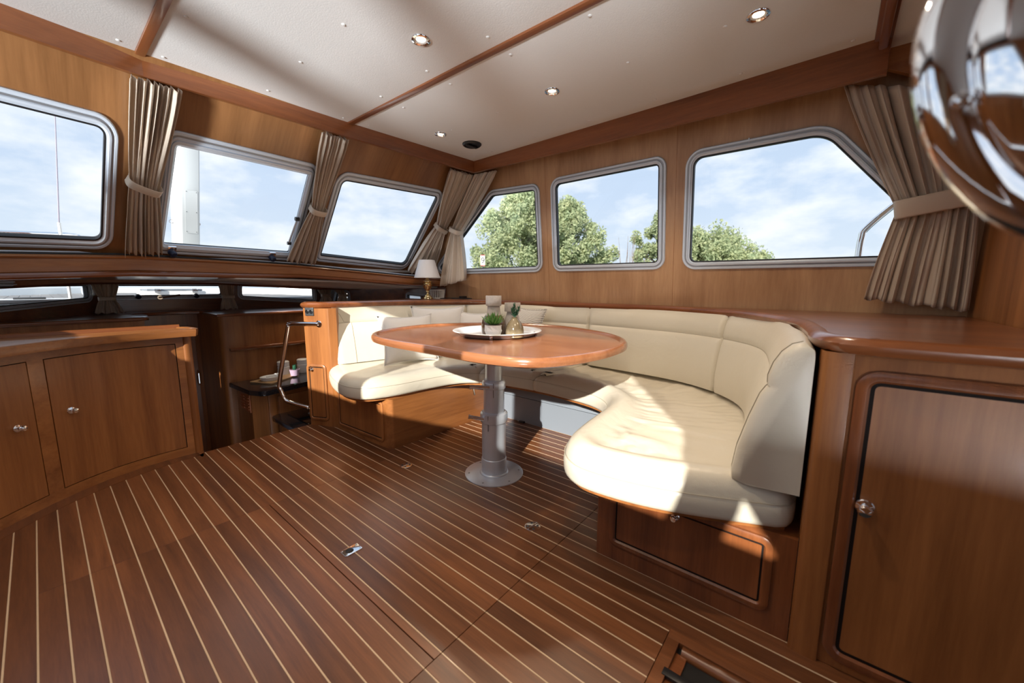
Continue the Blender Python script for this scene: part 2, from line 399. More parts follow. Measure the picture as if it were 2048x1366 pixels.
def leafmat():
    m, nt, b, lk = newmat('tree_leaves')
    tc = nd(nt, 'ShaderNodeTexCoord'); n = nd(nt, 'ShaderNodeTexNoise', Scale=1.3, Detail=3.0); lk(tc.outputs['Object'], n.inputs['Vector'])
    r = nd(nt, 'ShaderNodeValToRGB'); lk(n.outputs['Fac'], r.inputs[0]); e = r.color_ramp.elements
    e[0].position = 0.3; e[0].color = (0.29, 0.37, 0.22, 1); e[1].position = 0.72; e[1].color = (0.53, 0.55, 0.32, 1)  # leaf greens paled to put distance haze into the colour
    lk(r.outputs[0], b.inputs['Base Color']); b.inputs['Roughness'].default_value = 0.7
    t = nd(nt, 'ShaderNodeBsdfTranslucent'); lk(r.outputs[0], t.inputs[0]); ms = nd(nt, 'ShaderNodeMixShader'); ms.inputs[0].default_value = 0.5
    lk(b.outputs[0], ms.inputs[1]); lk(t.outputs[0], ms.inputs[2]); lk(ms.outputs[0], nt.nodes['Material Output'].inputs[0]); return m
LEAF = leafmat()

# ------------------------------------------------------------------ floor: planks and holly inlays
FLZ = -0.018
FEDGE = 3.115
CABF = [(-0.95, 2.05), (-0.5, 2.5), (-0.216, 2.792), (-0.045, 2.956), (0.10, 3.055), (0.24, 3.118), (0.42, 3.15), (0.565, 3.15)]
cabc = [(p.x, p.y) for p in catmull([(*p, 0) for p in CABF], 6)]
def ycab(x):
    for a, b in zip(cabc, cabc[1:]):
        if a[0] <= x <= b[0]: return a[1]+(b[1]-a[1])*(x-a[0])/max(b[0]-a[0], 1e-6)
    return FEDGE
def yend(x): return min(ycab(x)-0.105*(1 if x < 0.25 else max(0.55, 1-(x-0.25)*1.2)), FEDGE) if x < 0.58 else FEDGE
floor = struct('floor', prism([(-0.95, -2.2), (2.5, -2.2), (2.5, 2.3), (1.45, 2.3), (1.45, FEDGE-.004), (0.57, FEDGE-.004), (-0.2, 2.75), (-0.95, 2.0)], -0.05, FLZ), DARK)
PITCH = 0.0646; X0 = -0.1765
def plankbit(xa, xb, ya, yb, z1, wedge=True):
    if yb-ya < 0.02: return None
    y1, y2 = (yend(xa), yend(xb)) if (wedge and yb > 9) else (yb, yb)
    if min(y1, y2)-ya < 0.02: return None
    b = 0.0006
    V = [(xa, ya, FLZ), (xb, ya, FLZ), (xb, y2, FLZ), (xa, y1, FLZ), (xa+b, ya+b, z1), (xb-b, ya+b, z1), (xb-b, y2-b, z1), (xa+b, y1-b, z1)]
    m = z1-0.0012
    W = [(v[0], v[1], m) for v in ((xa, ya), (xb, ya), (xb, y2), (xa, y1))]
    V = V[:4]+W+V[4:]
    F = [(3, 2, 1, 0), (8, 9, 10, 11)]
    for r in (0, 4):
        for i in range(4): F.append((r+i, r+(i+1) % 4, r+4+(i+1) % 4, r+4+i))
    return V, F
HX, HY = 1.157, 0.268     # open stair hatch beside the aft cabinet
for i in range(-12, 41):
    xa, xb = X0+i*PITCH, X0+(i+1)*PITCH
    if xa < -0.95 or xa > 2.42: continue
    w = 0.0026
    segs = [(-2.2, 99.)] if xb < -0.07 else [(-2.2, 0.8135), (0.8155, 2.0995), (2.1015, 99.)]
    for (ya, yb) in segs:
        for (pa, pb, nm, mt, zt) in ((xa+w, xb-w, 'plank', PLANK, 0.0), (xb-w, xb+w, 'inlay_strip', HOLLY, 0.0002)):
            y0 = ya
            if nm == 'plank' and xb < HX+.05 and pa > 0.44 and ya < 0:
                y0 = HY+0.04
                if pb > HX-0.04: y0 = ya if pa >= HX+0.035 else HY+0.04
            if nm == 'inlay_strip' and 0.44 < pa < HX+0.035 and ya < 0: y0 = HY+0.04
            y1 = yb
            if pa > 1.42 and yb > 9: y1 = 2.3
            if nm == 'plank' and pa < 0.634 < pb and abs(ya-0.8155) < 1e-3:
                for q0, q1 in ((pa, 0.6325), (0.6355, pb)):
                    g = plankbit(q0, q1, y0, y1, zt)
                    if g: obj('plank', g, mt, floor, smooth=False)
                continue
            g = plankbit(pa, pb, y0, y1, zt)
            if g: obj(nm, g, mt, floor, smooth=False)
# margin boards under the port cabinet
for k in range(0, len(cabc)-1, 6):
    seg = cabc[k:k+7]
    if seg[0][0] > 0.5 or len(seg) < 2: continue
    inner = [(x, yend(x)+0.0015) for x, y in seg][::-1]
    obj('plank', prism([(x, y+0.03) for x, y in seg]+inner, FLZ, 0.0), PLANK, floor, smooth=False)
obj('plank', prism([(0.566, yend(0.565)+.002), (0.578, yend(0.578)+.002), (0.60, FEDGE+.03), (0.566, FEDGE+.03)], FLZ, 0.0), PLANK, floor, smooth=False)
obj('edge_nosing', sweep([(0.58, FEDGE+.001, 0), (1.30, FEDGE+.001, 0)], [(0, -0.05), (0, 0.0), (-0.012, -0.002), (-0.016, -0.012), (-0.014, -0.05)]), WD_X, floor)
# stair hatch frame
hf = thing('floor_hatch', 'open wooden hatch frame in the teak floor beside the aft cabinet', 'hatch', (0.8, 0, 0))
obj('frame', join(box(HX, HX+.035, -1.2, HY+.038, -0.05, 0.0012, .001), box(0.45, HX, HY+.002, HY+.038, -0.05, 0.0012, .001)), PLANK, hf)
obj('coaming', join(box(HX-.03, HX-.001, -1.2, HY-.03, -0.5, -0.03, .002), box(.45, HX-.03, HY-.03, HY+.002, -.5, -.01, .002)), WD_Y, hf)
obj('nosing', join(tube([(HX-.015, -1.2, -.016), (HX-.015, HY-.012, -.016)], .019, 14)), PLANK, hf)
obj('hinge_strip', box(1.022, 1.048, 0.2, HY+.012, -0.006, 0.004, .002), BLKPL, hf)
obj('bottom', box(.45, HX, -1.2, HY, -.52, -.5), WD_Y, hf)

# floor hardware
for x, y, lab in ((1.336, 1.938, 'round chrome hinge plate in the floor between table foot and forward seat'), (1.341, .973, 'round chrome hinge plate in the floor in front of the aft locker')):
    t = thing('floor_fitting', lab, 'fitting', (x, y, 0), 'round floor fittings')
    obj('plate', lathe([(0, .0005), (.036, .0005), (.036, .0022), (.033, .003), (0, .003)], 26, (x, y, 0)), CHROME, t)
    obj('knuckle', box(x-.034, x+.034, y-.0035, y+.0035, .003, .0055, .0015), CHROME, t)
    for a, b in ((.016, .017), (-.016, .017), (.016, -.017), (-.016, -.017)): obj('screw', lathe([(0, .003), (.006, .003), (.0055, .0042), (0, .0038)], 10, (x+a, y+b, 0)), GREYPL, t)
t = thing('floor_latch', 'rectangular chrome latch plate with finger hole in the floor hatch', 'latch', (.724, 1.459, 0))
obj('plate', prism(rpoly([(.687, 1.435), (.761, 1.435), (.761, 1.483), (.687, 1.483)], .005, 3), .0005, .003, .0008), CHROME, t)
obj('finger_hole', lathe([(0, .0032), (.013, .0032), (.0145, .0042), (.016, .0034), (.016, .003), (0, .003)], 20, (.716, 1.459, 0)), BLKPL, t)
for a in (-.030, .030):
    for b in (-.017, .017): obj('screw', lathe([(0, .003), (.0032, .003), (.003, .0038), (0, .0036)], 8, (.724+a, 1.459+b, 0)), CAST, t)

# ------------------------------------------------------------------ walls
CX2 = 1.86
def WR(y, z, h=0.0): return (2.80-0.095*(z-0.965)-h*0.9955, y, z-h*0.0946)     # starboard wall plane, h = into the room
def WL(y, z, h=0.0): p = WR(y, z, h); return (CX2-p[0], p[1], p[2])
def WF(x, z, h=0.0): return (x, 4.777-z-h*0.7071, z-h*0.7071)                     # raked windscreen plane
W1o = rpoly([(1.933, 1.218), (1.939, 1.932), (2.475, 1.952), (3.44, 1.215)], [.085, .075, .12, .07], 6)
W2o = rpoly([(1.831, 1.219), (0.915, 1.217), (0.922, 1.95), (1.831, 1.945)], [.075, .075, .075, .085], 6)
W3o = rpoly([(0.802, 1.212), (-0.52, 1.206), (0.085, 1.94), (0.802, 1.944)], [.085, .07, .20, .10], 8)
WIN_R = [W1o, W2o, W3o]
TOPZ = 2.26
wr = struct('wall_right', slab([(-0.62, 0.90), (3.66, 0.90), (3.66, 1.12), (2.62, 2.16), (2.62, TOPZ), (-0.62, TOPZ)], [offs(w, .03) for w in WIN_R], WR, 0, -0.03), W_WALL)
# thin joint strips between the veneer panels of the starboard wall
for yj in (0.86, 1.88):
    obj('veneer_joint', join(*[xf(box(yj-.0012, yj+.0012, za, zb, 0, .0006), lambda a, b, c: WR(a, b, c)) for za, zb in ((.955, 2.12),)]), W_Y, wr)
W1L = rpoly([(1.70, 1.218), (1.70, 2.11), (2.58, 2.11), (3.42, 1.218)], [.08, .08, .12, .07], 6)
W2L = rpoly([(1.55, 1.218), (0.70, 1.218), (0.70, 2.11), (1.55, 2.11)], .08, 6)
W3L = rpoly([(0.54, 1.218), (-0.90, 1.218), (-0.20, 2.11), (0.54, 2.11)], [.085, .07, .18, .10], 8)
WIN_L = [W1L, W2L, W3L]
wl = struct('wall_left', slab([(-2.2, 0.0), (3.66, 0.0), (3.66, 1.12), (2.62, 2.16), (2.62, TOPZ), (-2.2, TOPZ)], [offs(w, .03) for w in WIN_L], WL, 0, -0.03), W_Z)
Ao = rpoly([(-0.62, 1.958), (0.362, 1.926), (0.330, 1.315), (-0.62, 1.285)], [.09, .085, .085, .09], 7)
Bo = rpoly([(0.53, 1.932), (1.350, 1.926), (1.385, 1.302), (0.50, 1.308)], [.07, .06, .06, .07], 7)
Co = rpoly([(1.485, 1.925), (2.47, 1.955), (2.515, 1.262), (1.535, 1.308)], [.085, .085, .085, .06], 7)
WIN_F = [Ao, Bo, Co]
struct('wall_front', slab([(-0.93, 1.20), (2.795, 1.20), (2.70, 2.2), (-0.84, 2.2)], [offs(w, .03) for w in WIN_F], WF, 0, -0.03), W_FRONT)

FR_PROF = [(0, 0.0), (0, 0.009), (.004, .013), (.013, .013), (.0155, .009), (.0235, .009), (.026, .015), (.034, .016), (.038, .010), (.046, .007), (.048, -.028), (.03, -.028)]
def window(n, outline, fn, label_side, mat=ALU, wid=1.0):
    pr = [(a*wid, h) for a, h in FR_PROF]
    c = offs(outline, 0.2)
    w = struct('window_%d' % n, ring(outline, pr, fn), mat)
    obj('frame_groove', ring(offs(outline, .0155*wid), [(0, .0085), (0, .0098), (.008*wid, .0098), (.008*wid, .0085)], fn), ALUD, w)
    obj('seal', ring(offs(outline, .0455*wid), [(0, .004), (0, .0085), (.007, .0075), (.007, -.02), (0, -.02)], fn), GASKET, w)
    obj('pane', slab(offs(outline, .047*wid), [], fn, -.016, -.012), GLASS, w, smooth=False)
    return w
wins = []
for i, o_ in enumerate(WIN_R): wins.append(window(i+1, o_, WR, 'r'))
for i, o_ in enumerate(WIN_F): wins.append(window(i+4, o_, WF, 'f'))
for i, o_ in enumerate(WIN_L): wins.append(window(i+7, o_, WL, 'l'))
# opening centre screen: second inner sash, latches, stay
wb = wins[4]
obj('sash', ring(offs(Bo, .036), [(0, .010), (0, .024), (.012, .026), (.017, .018), (.024, .012), (.024, .004)], WF), ALU, wb)
for lx in (0.604, 1.203):
    L_ = obj('latch', xf(box(lx-.022, lx+.022, 1.338, 1.366, .02, .034, .004), lambda a, b, c: WF(a, b, c)), CHROME, wb)
    p = WF(lx, 1.335, .045)
    obj('latch_knob', lathe([(0, -.02), (.019, -.02), (.022, -.014), (.022, .012), (.017, .02), (0, .021)], 14, p, (0.25, -.7, -.7)), NAVY, L_)
st = obj('stay', tube([WF(1.285, 1.45, .045), WF(1.292, 1.60, .045)], .007, 8), CAST, wb)
obj('stay_joint', join(lathe([(0, -.012), (.013, -.012), (.013, .012), (0, .012)], 10, WF(1.288, 1.45, .045), (1, 0, 0)), lathe([(0, -.014), (.015, -.014), (.015, .014), (0, .014)], 10, WF(1.292, 1.615, .045), (1, 0, 0))), BLKPL, st)
obj('frame_joint', xf(box(.455, .461, 1.926, 1.946, .0, .0145), lambda a, b, c: WR(a, b, c)), ALU, wins[2])

struct('wall_aft', slab([(-.95, 0), (2.85, 0), (2.85, 2.26), (-.95, 2.26)], [rpoly([(-.55, 1.0), (-.55, 2.0), (.35, 2.0), (.35, 1.0)], .06, 4), rpoly([(.75, .05), (.75, 1.95), (1.45, 1.95), (1.45, .05)], .06, 4)], lambda x, z, h: (x, -2.2-h, z), 0, .04), W_Z)  # unseen wall with openings, added to cut the light from behind
# aft bulkhead (starboard piece) and slanted panel above it
struct('wall_back', join(box(1.75, 2.86, -0.56, -0.5, 0.90, 2.3)), W_Z)
struct('trim_1', xf(slab([(-0.045, 2.30), (-0.045, 2.115), (-0.26, 1.985), (-0.56, 1.80), (-0.56, 2.30)], [], lambda y, z, h: (2.60-h, y, z), 0, 0.03), lambda *v: v), W_Y)

# ------------------------------------------------------------------ ceiling
CZ = 2.17
ceil = struct('ceiling', box(-0.98, 2.82, -2.2, 2.74, CZ+.004, CZ+.09), DARK)
cedge = [(-0.74, 2.58), (0.03, 2.604), (0.435, 2.65), (1.451, 2.618), (2.562, 2.543)]
def yce(x):
    for a, b in zip(cedge, cedge[1:]):
        if a[0] <= x <= b[0]: return a[1]+(b[1]-a[1])*(x-a[0])/(b[0]-a[0])
    return 2.55
def headpanel(xa, xb, ya=-0.035):
    k = [x for x, _ in cedge if xa < x < xb]
    P = [(xa, ya), (xb, ya)]+[(x, yce(x)+.01) for x in [xb]+k[::-1]+[xa]]
    return P
for P in (headpanel(-0.70, 0.412), headpanel(0.448, 1.440), [(1.468, -0.035), (2.468, -0.035), (2.506, .825), (2.565, 2.55), (1.468, yce(1.468)+.01)]):
    obj('panel', prism(P, CZ, CZ+.02, .002), HEAD, ceil)
obj('panel', prism([(-0.9, -2.2), (2.6, -2.2), (2.6, -0.09), (-0.9, -0.09)], CZ, CZ+.02, .002), HEAD, ceil)
for xb in (0.430, 1.454):
    obj('beam', box(xb-.0185, xb+.0185, -0.05, yce(xb)+.01, CZ-.010, CZ+.02, .006), WD_Y, ceil)
obj('beam', join(box(-.74, 2.6, -0.095, -0.035, CZ-.012, CZ+.02, .006), box(-.74, 2.6, -.082, -.05, CZ-.05, CZ, .012)), WD_X, ceil)
scr = [(0.352, 2.554), (0.506, 2.568), (0.505, 2.124), (0.936, 2.103), (0.93, 1.675), (0.942, 2.538), (1.377, 2.109), (1.386, 2.557), (1.551, 2.542), (1.541, 2.126), (1.373, 1.689), (1.533, 1.693), (1.368, 1.265), (1.529, 1.271), (1.525, 0.856), (1.937, 0.872), (2.397, 0.901), (2.424, 1.782), (1.951, 1.726), (2.415, 1.339), (1.955, 2.161), (1.97, 2.49), (2.457, 2.234), (2.472, 2.44), (1.937, 0.452), (2.39, 0.467), (2.394, 0.036)]
sc0 = None
for x, y in scr:
    if sc0 is None: sc0 = obj('screw_cap', lathe([(.0085, .002), (.0085, -.001), (.006, -.0035), (0, -.0045)], 12), HEAD); sc0.parent = ceil; sc0.location = (x, y, CZ)
    else:
        c = sc0.copy(); C.objects.link(c); c.parent = ceil; c.location = (x, y, CZ)

def fascia(name, path, zb, mat, h=0.09):
    """path along the headliner edge; w to the wall side; zb = height of its lower edge at each end"""
    P = resample([(x, y, 0) for x, y in path], 24)
    V, F = [], []
    n = len(P)
    base = [(0.0, 1.0), (-.004, .96), (-.004, .50), (.006, .47), (.006, .44), (-.014, .40), (-.027, .30), (-.030, .18), (-.022, .06), (-.006, 0), (.02, 0), (.02, 1.0)]
    for i, p in enumerate(P):
        a = P[max(i-1, 0)]; b = P[min(i+1, n-1)]; d = (b-a).normalized(); nr = Vector((-d.y, d.x, 0))
        t = i/(n-1); z0 = zb[0]+(zb[1]-zb[0])*t
        for w, f in base: V.append((p.x+nr.x*w, p.y+nr.y*w, z0+(CZ+.004-z0)*f))
    k = len(base)
    for i in range(n-1):
        for j in range(k): F.append((i*k+j, i*k+(j+1) % k, (i+1)*k+(j+1) % k, (i+1)*k+j))
    F += [tuple(range(k))[::-1], tuple((n-1)*k+j for j in range(k))]
    return struct(name, (V, F), mat)
fascia('trim_2', cedge[2::-1], (2.078, 2.075), WD_X)
fascia('trim_3', [(2.575, 2.541)]+cedge[3:1:-1], (2.078, 2.078), WD_X)
fascia('trim_4', [(2.462, -0.09), (2.506, .825), (2.562, 2.543)], (2.016, 2.078), WD_Y)

# ------------------------------------------------------------------ shelf under the windscreen
DASH = [(-0.75, 3.34, 1.235, 1.112), (-0.10, 3.40, 1.2535, 1.119), (0.42, 3.44, 1.279, 1.151), (0.98, 3.42, 1.268, 1.149), (1.385, 3.38, 1.256, 1.157), (1.78, 3.33, 1.228, 1.136), (2.35, 3.25, 1.186, 1.096), (2.80, 3.20, 1.165, 1.085)]
D4 = []
for k in range(len(DASH)-1):
    for t in (0, .25, .5, .75): D4.append([DASH[k][j]+(DASH[k+1][j]-DASH[k][j])*t for j in range(4)])
D4.append(list(DASH[-1]))
def dashsweep(prof):
    V, F = [], []; n = len(D4); k = len(prof)
    for i, q in enumerate(D4):
        a, b = D4[max(i-1, 0)], D4[min(i+1, n-1)]; d = Vector((b[0]-a[0], b[1]-a[1], 0)).normalized(); nr = Vector((-d.y, d.x, 0))
        for w, f, dz in prof: V.append((q[0]+nr.x*w, q[1]+nr.y*w, q[3]+(q[2]-q[3])*f+dz))
    for i in range(n-1):
        for j in range(k): F.append((i*k+j, i*k+(j+1) % k, (i+1)*k+(j+1) % k, (i+1)*k+j))
    F += [tuple(range(k))[::-1], tuple((n-1)*k+j for j in range(k))]
    return V, F
sh = thing('windscreen_shelf', 'long curved cherry shelf with moulded front below the windscreen', 'shelf', (0.9, 3.4, 1.1))
obj('fascia_board', dashsweep([(.008, .95, 0), (.004, .86, 0), (.004, .30, 0), (.012, .22, 0), (.04, .22, 0), (.04, .95, 0)]), W_X, sh)
obj('top_nosing', dashsweep([(.012, .84, 0), (-.006, .86, 0), (-.012, .92, 0), (-.010, .98, 0), (.004, 1.0, .002), (.045, 1.0, .004), (.045, .84, 0)]), W_X, sh)
obj('shelf_board', dashsweep([(.03, .90, 0), (.03, .98, 0), (.32, .98, .0), (.32, .90, 0)]), W_X, sh)
obj('lower_bead', dashsweep([(.012, .26, 0), (-.002, .25, 0), (-.010, .17, 0), (-.010, .08, 0), (-.002, 0, 0), (.05, -.01, 0), (.05, .26, 0)]), WD_X, sh)
obj('curtain_track', dashsweep([(.050, 1.0, .002), (.050, 1.0, .016), (.062, 1.0, .016), (.062, 1.0, .002)]), BLKPL, sh)
obj('sill_strip', dashsweep([(.063, 1.0, .0), (.063, 1.0, .024), (.080, 1.0, .026), (.080, 1.0, .0)]), ALU, sh)

# ------------------------------------------------------------------ settee base (built-in carcass with lockers)
SEATZ0 = 0.365
sb = thing('settee_base', 'cherry wooden base of the U-shaped settee with locker doors', 'settee base', (1.9, 1.5, 0))
basef = rpoly([(1.374, 2.916), (1.407, 2.245), (1.43, 2.205), (2.42, 2.185), (2.62, 2.3), (2.62, 2.95), (1.45, 2.99)], [0, .05, .02, .03, 0, 0, 0], 5)
obj('forward_panel', prism(basef, 0, 0.345), W_X, sb)
basea = rpoly([(1.374, 0.012), (2.5, 0.012), (2.5, 0.9), (2.42, 0.72), (1.372, 0.67)], [0, 0, 0, 0, .012], 4)
obj('aft_panel', prism(basea, 0, 0.345), WD_Z, sb)
# shelf boards carrying the cushions (they overhang the base)
def arcpts(P, per=6): return [(p.x, p.y) for p in catmull([(*q, 0) for q in P], per)]
FA = [(1.36, 2.93), (1.275, 2.70), (1.225, 2.45), (1.275, 2.275), (1.45, 2.20), (1.70, 2.175), (1.90, 2.14), (2.02, 2.07), (2.09, 1.95), (2.135, 1.80), (2.155, 1.5), (2.13, 1.25), (2.08, 1.06), (1.97, .93), (1.78, .865), (1.5, .835), (1.32, .80), (1.22, .72), (1.19, .60), (1.235, .36), (1.385, .02)]
front = [(p.x, p.y) for p in catmull([(*q, 0) for q in FA], 8)]
BK = [(1.42, 2.87), (1.78, 2.80), (2.13, 2.71), (2.38, 2.54), (2.54, 2.25), (2.625, 1.85), (2.648, 1.44), (2.61, .98), (2.55, .70), (2.41, .47), (2.18, .305), (1.80, .235), (1.33, .20)]
back = [(p.x, p.y) for p in catmull([(*q, 0) for q in BK], 8)]
board_in = offs(front+[(2.75, .02), (2.75, 2.9)], .03)[:len(front)]
obj('seat_board', prism([(x, y) for x, y in board_in]+[(2.6, .02), (2.7, .9), (2.72, 2.1), (2.6, 2.9)], .345, .362, .003), W_X, sb)
# pod: end panel and back of the forward arm, running down into the stairwell
pod = rpoly([(1.276, 3.119), (1.374, 2.916), (1.43, 2.90), (1.52, 3.02), (2.66, 2.93), (2.72, 3.16), (1.33, 3.16)], [.02, .015, 0, 0, 0, 0, .02], 4)
obj('end_panel', prism(pod, -0.75, 0.925), W_Z, sb)
obj('back_panel', join(sweep([(1.50, 3.0, 0), (1.9, 2.95, 0), (2.3, 2.83, 0), (2.56, 2.55, 0), (2.70, 2.1, 0), (2.745, 1.5, 0), (2.735, .95, 0), (2.62, .56, 0), (2.42, .32, 0), (2.1, .135, 0), (1.8, .035, 0), (1.40, .012, 0)], [(0, 0.345), (0, .925), (-.012, .925), (-.012, .345)])), W_Y, sb)

def moulded_door(parent, name, fn, u0, u1, v0, v1, r, wf=.022, kn=None, knm=None, mat=W_Z, wi=.006, fr=WD_Z, proud=.012):
    """raised rounded frame, ebony line and panel on a surface fn(u,v,h)"""
    O = rpoly([(u0, v0), (u1, v0), (u1, v1), (u0, v1)], r, 6)
    d = obj(name, slab(offs(O, wf+wi), [], fn, 0.001, .004), mat, parent)
    obj('moulding', ring(O, [(0, 0), (.0008, proud*.7), (wf*.3, proud), (wf*.8, proud), (wf, proud*.5), (wf, 0)], fn), fr, d)
    obj('inlay_line', ring(offs(O, wf), [(0, .001), (0, .0045), (wi, .0045), (wi, .001)], fn), INLAY, d)
    if kn: knob(d, fn(kn[0], kn[1], 0.004), knm)
    return d
KP = [(0, 0), (.013, 0), (.0145, .002), (.013, .004), (.0065, .006), (.006, .012), (.010, .017), (.0115, .022), (.009, .027), (0, .029)]
def knob(parent, p, axis, s=1.0): return obj('knob', lathe([(a*s, b*s) for a, b in KP], 16, p, axis), CHROME, parent)
pd = Vector((1.374-1.276, 2.916-3.119, 0)); pl = pd.length; pd /= pl; pn = Vector((-abs(pd.y), -abs(pd.x), 0))
def POD(u, v, h): return (1.276+pd.x*u+pn.x*h, 3.119+pd.y*u+pn.y*h, v)
dd = moulded_door(sb, 'locker_door', POD, .008, .184, .045, .495, .035, .022, (.055, .452), pn, fr=W_Z)
sk = thing('power_socket', 'grey double power socket on the end panel of the settee', 'socket', POD(.07, .898, 0))
obj('plate', xf(box(.03, .105, .868, .930, .0, .007, .003), POD), GREYPL, sk)
for uu in (.050, .086): obj('outlet', lathe([(0, 0), (.0155, 0), (.0155, .003), (.0125, .004), (.011, -.002), (0, -.002)], 18, POD(uu, .899, .007), pn), BLKPL, sk)
fd = Vector((1.407-1.374, 2.245-2.916, 0)); fd.normalize(); fn_ = Vector((fd.y, -fd.x, 0)); fn_ = fn_ if fn_.x < 0 else -fn_
def FWL(u, v, h): return (1.374+fd.x*u+fn_.x*h, 2.916+fd.y*u+fn_.y*h, v)
moulded_door(sb, 'locker_door', FWL, .075, .645, .035, .325, .035, .022, fr=W_Z)
def AFT(u, v, h): return (1.372-h, u, v)
moulded_door(sb, 'locker_door', AFT, .068, .612, .070, .325, .035, .026, (.363, .285), (-1, 0, 0), mat=WD_Z)
# grey heater panel under the side bench
hp = thing('heater_panel', 'grey painted heater casing under the side bench', 'heater', (2.42, 1.6, 0))
obj('casing', xf(slab(rpoly([(.75, .002), (2.18, .002), (2.18, .205), (.75, .205)], .004), [], lambda a, b, h: (2.405+h, a, b), 0, .02), lambda *v: v), GREYPAN, hp)
obj('lid', xf(slab([(.75, .209), (2.18, .209), (2.18, .30), (.75, .30)], [], lambda a, b, h: (2.405+h+(b-.209)*.35, a, b), 0, .02), lambda *v: v), GREYPAN, hp)
obj('shade_strip', box(2.44, 2.5, .72, 2.19, .30, .345), DARK, hp)  # near-black strip standing in for the shade beneath the seat
obj('side_box', box(2.425, 2.62, .74, 2.19, 0.0, .30), DARK, hp)
for y in (1.30, 1.86): obj('foot', box(2.385, 2.415, y-.025, y+.025, 0, .012, .002), BLKPL, hp)
st = obj('seat_rail', sweep([(2.19, 2.02, .352), (2.20, 1.75, .352), (2.205, 1.45, .352), (2.18, 1.15, .352), (2.10, .95, .352)], [(0, -.012), (0, .010), (-.03, .010), (-.03, -.012)]), W_Y, sb)

# ------------------------------------------------------------------ seat cushions
OUTP = [(1.43, 3.005), (1.85, 2.945), (2.22, 2.83), (2.47, 2.62), (2.63, 2.32), (2.705, 1.95), (2.735, 1.44), (2.725, .97), (2.66, .66), (2.50, .40), (2.22, .185), (1.80, .036), (1.36, .022)]
outer = [(p.x, p.y) for p in catmull([(*q, 0) for q in OUTP], 8)]
def offs_out():
    return [(b[0]+(a[0]-b[0])*.12, b[1]+(a[1]-b[1])*.12) for a, b in zip(back, outer)]
def split(P, q):
    return min(range(len(P)), key=lambda i: (P[i][0]-q[0])**2+(P[i][1]-q[1])**2)
iA = split(front, (2.055, 2.02)); iB = split(front, (2.155, 1.52))
jA = split(back, (2.57, 2.15)); jB = split(back, (2.648, 1.44))
def shiftout(i0, i1, d):
    R = []
    for i in range(i0, i1+1):
        a, b = back[max(i-1, 0)], back[min(i+1, len(back)-1)]; v = Vector((b[0]-a[0], b[1]-a[1])).normalized(); R.append((back[i][0]-v.y*d, back[i][1]+v.x*d))
    return R
from mathutils import noise as mnoise
CUPROF = [(.012, 0.0), (.003, .006), (.0, .018), (-.002, .045), (0.0, .072), (.002, .077), (.004, .080), (.005, .084), (.012, .098), (.026, .112), (.048, .124), (.075, .130), (.105, .130)]
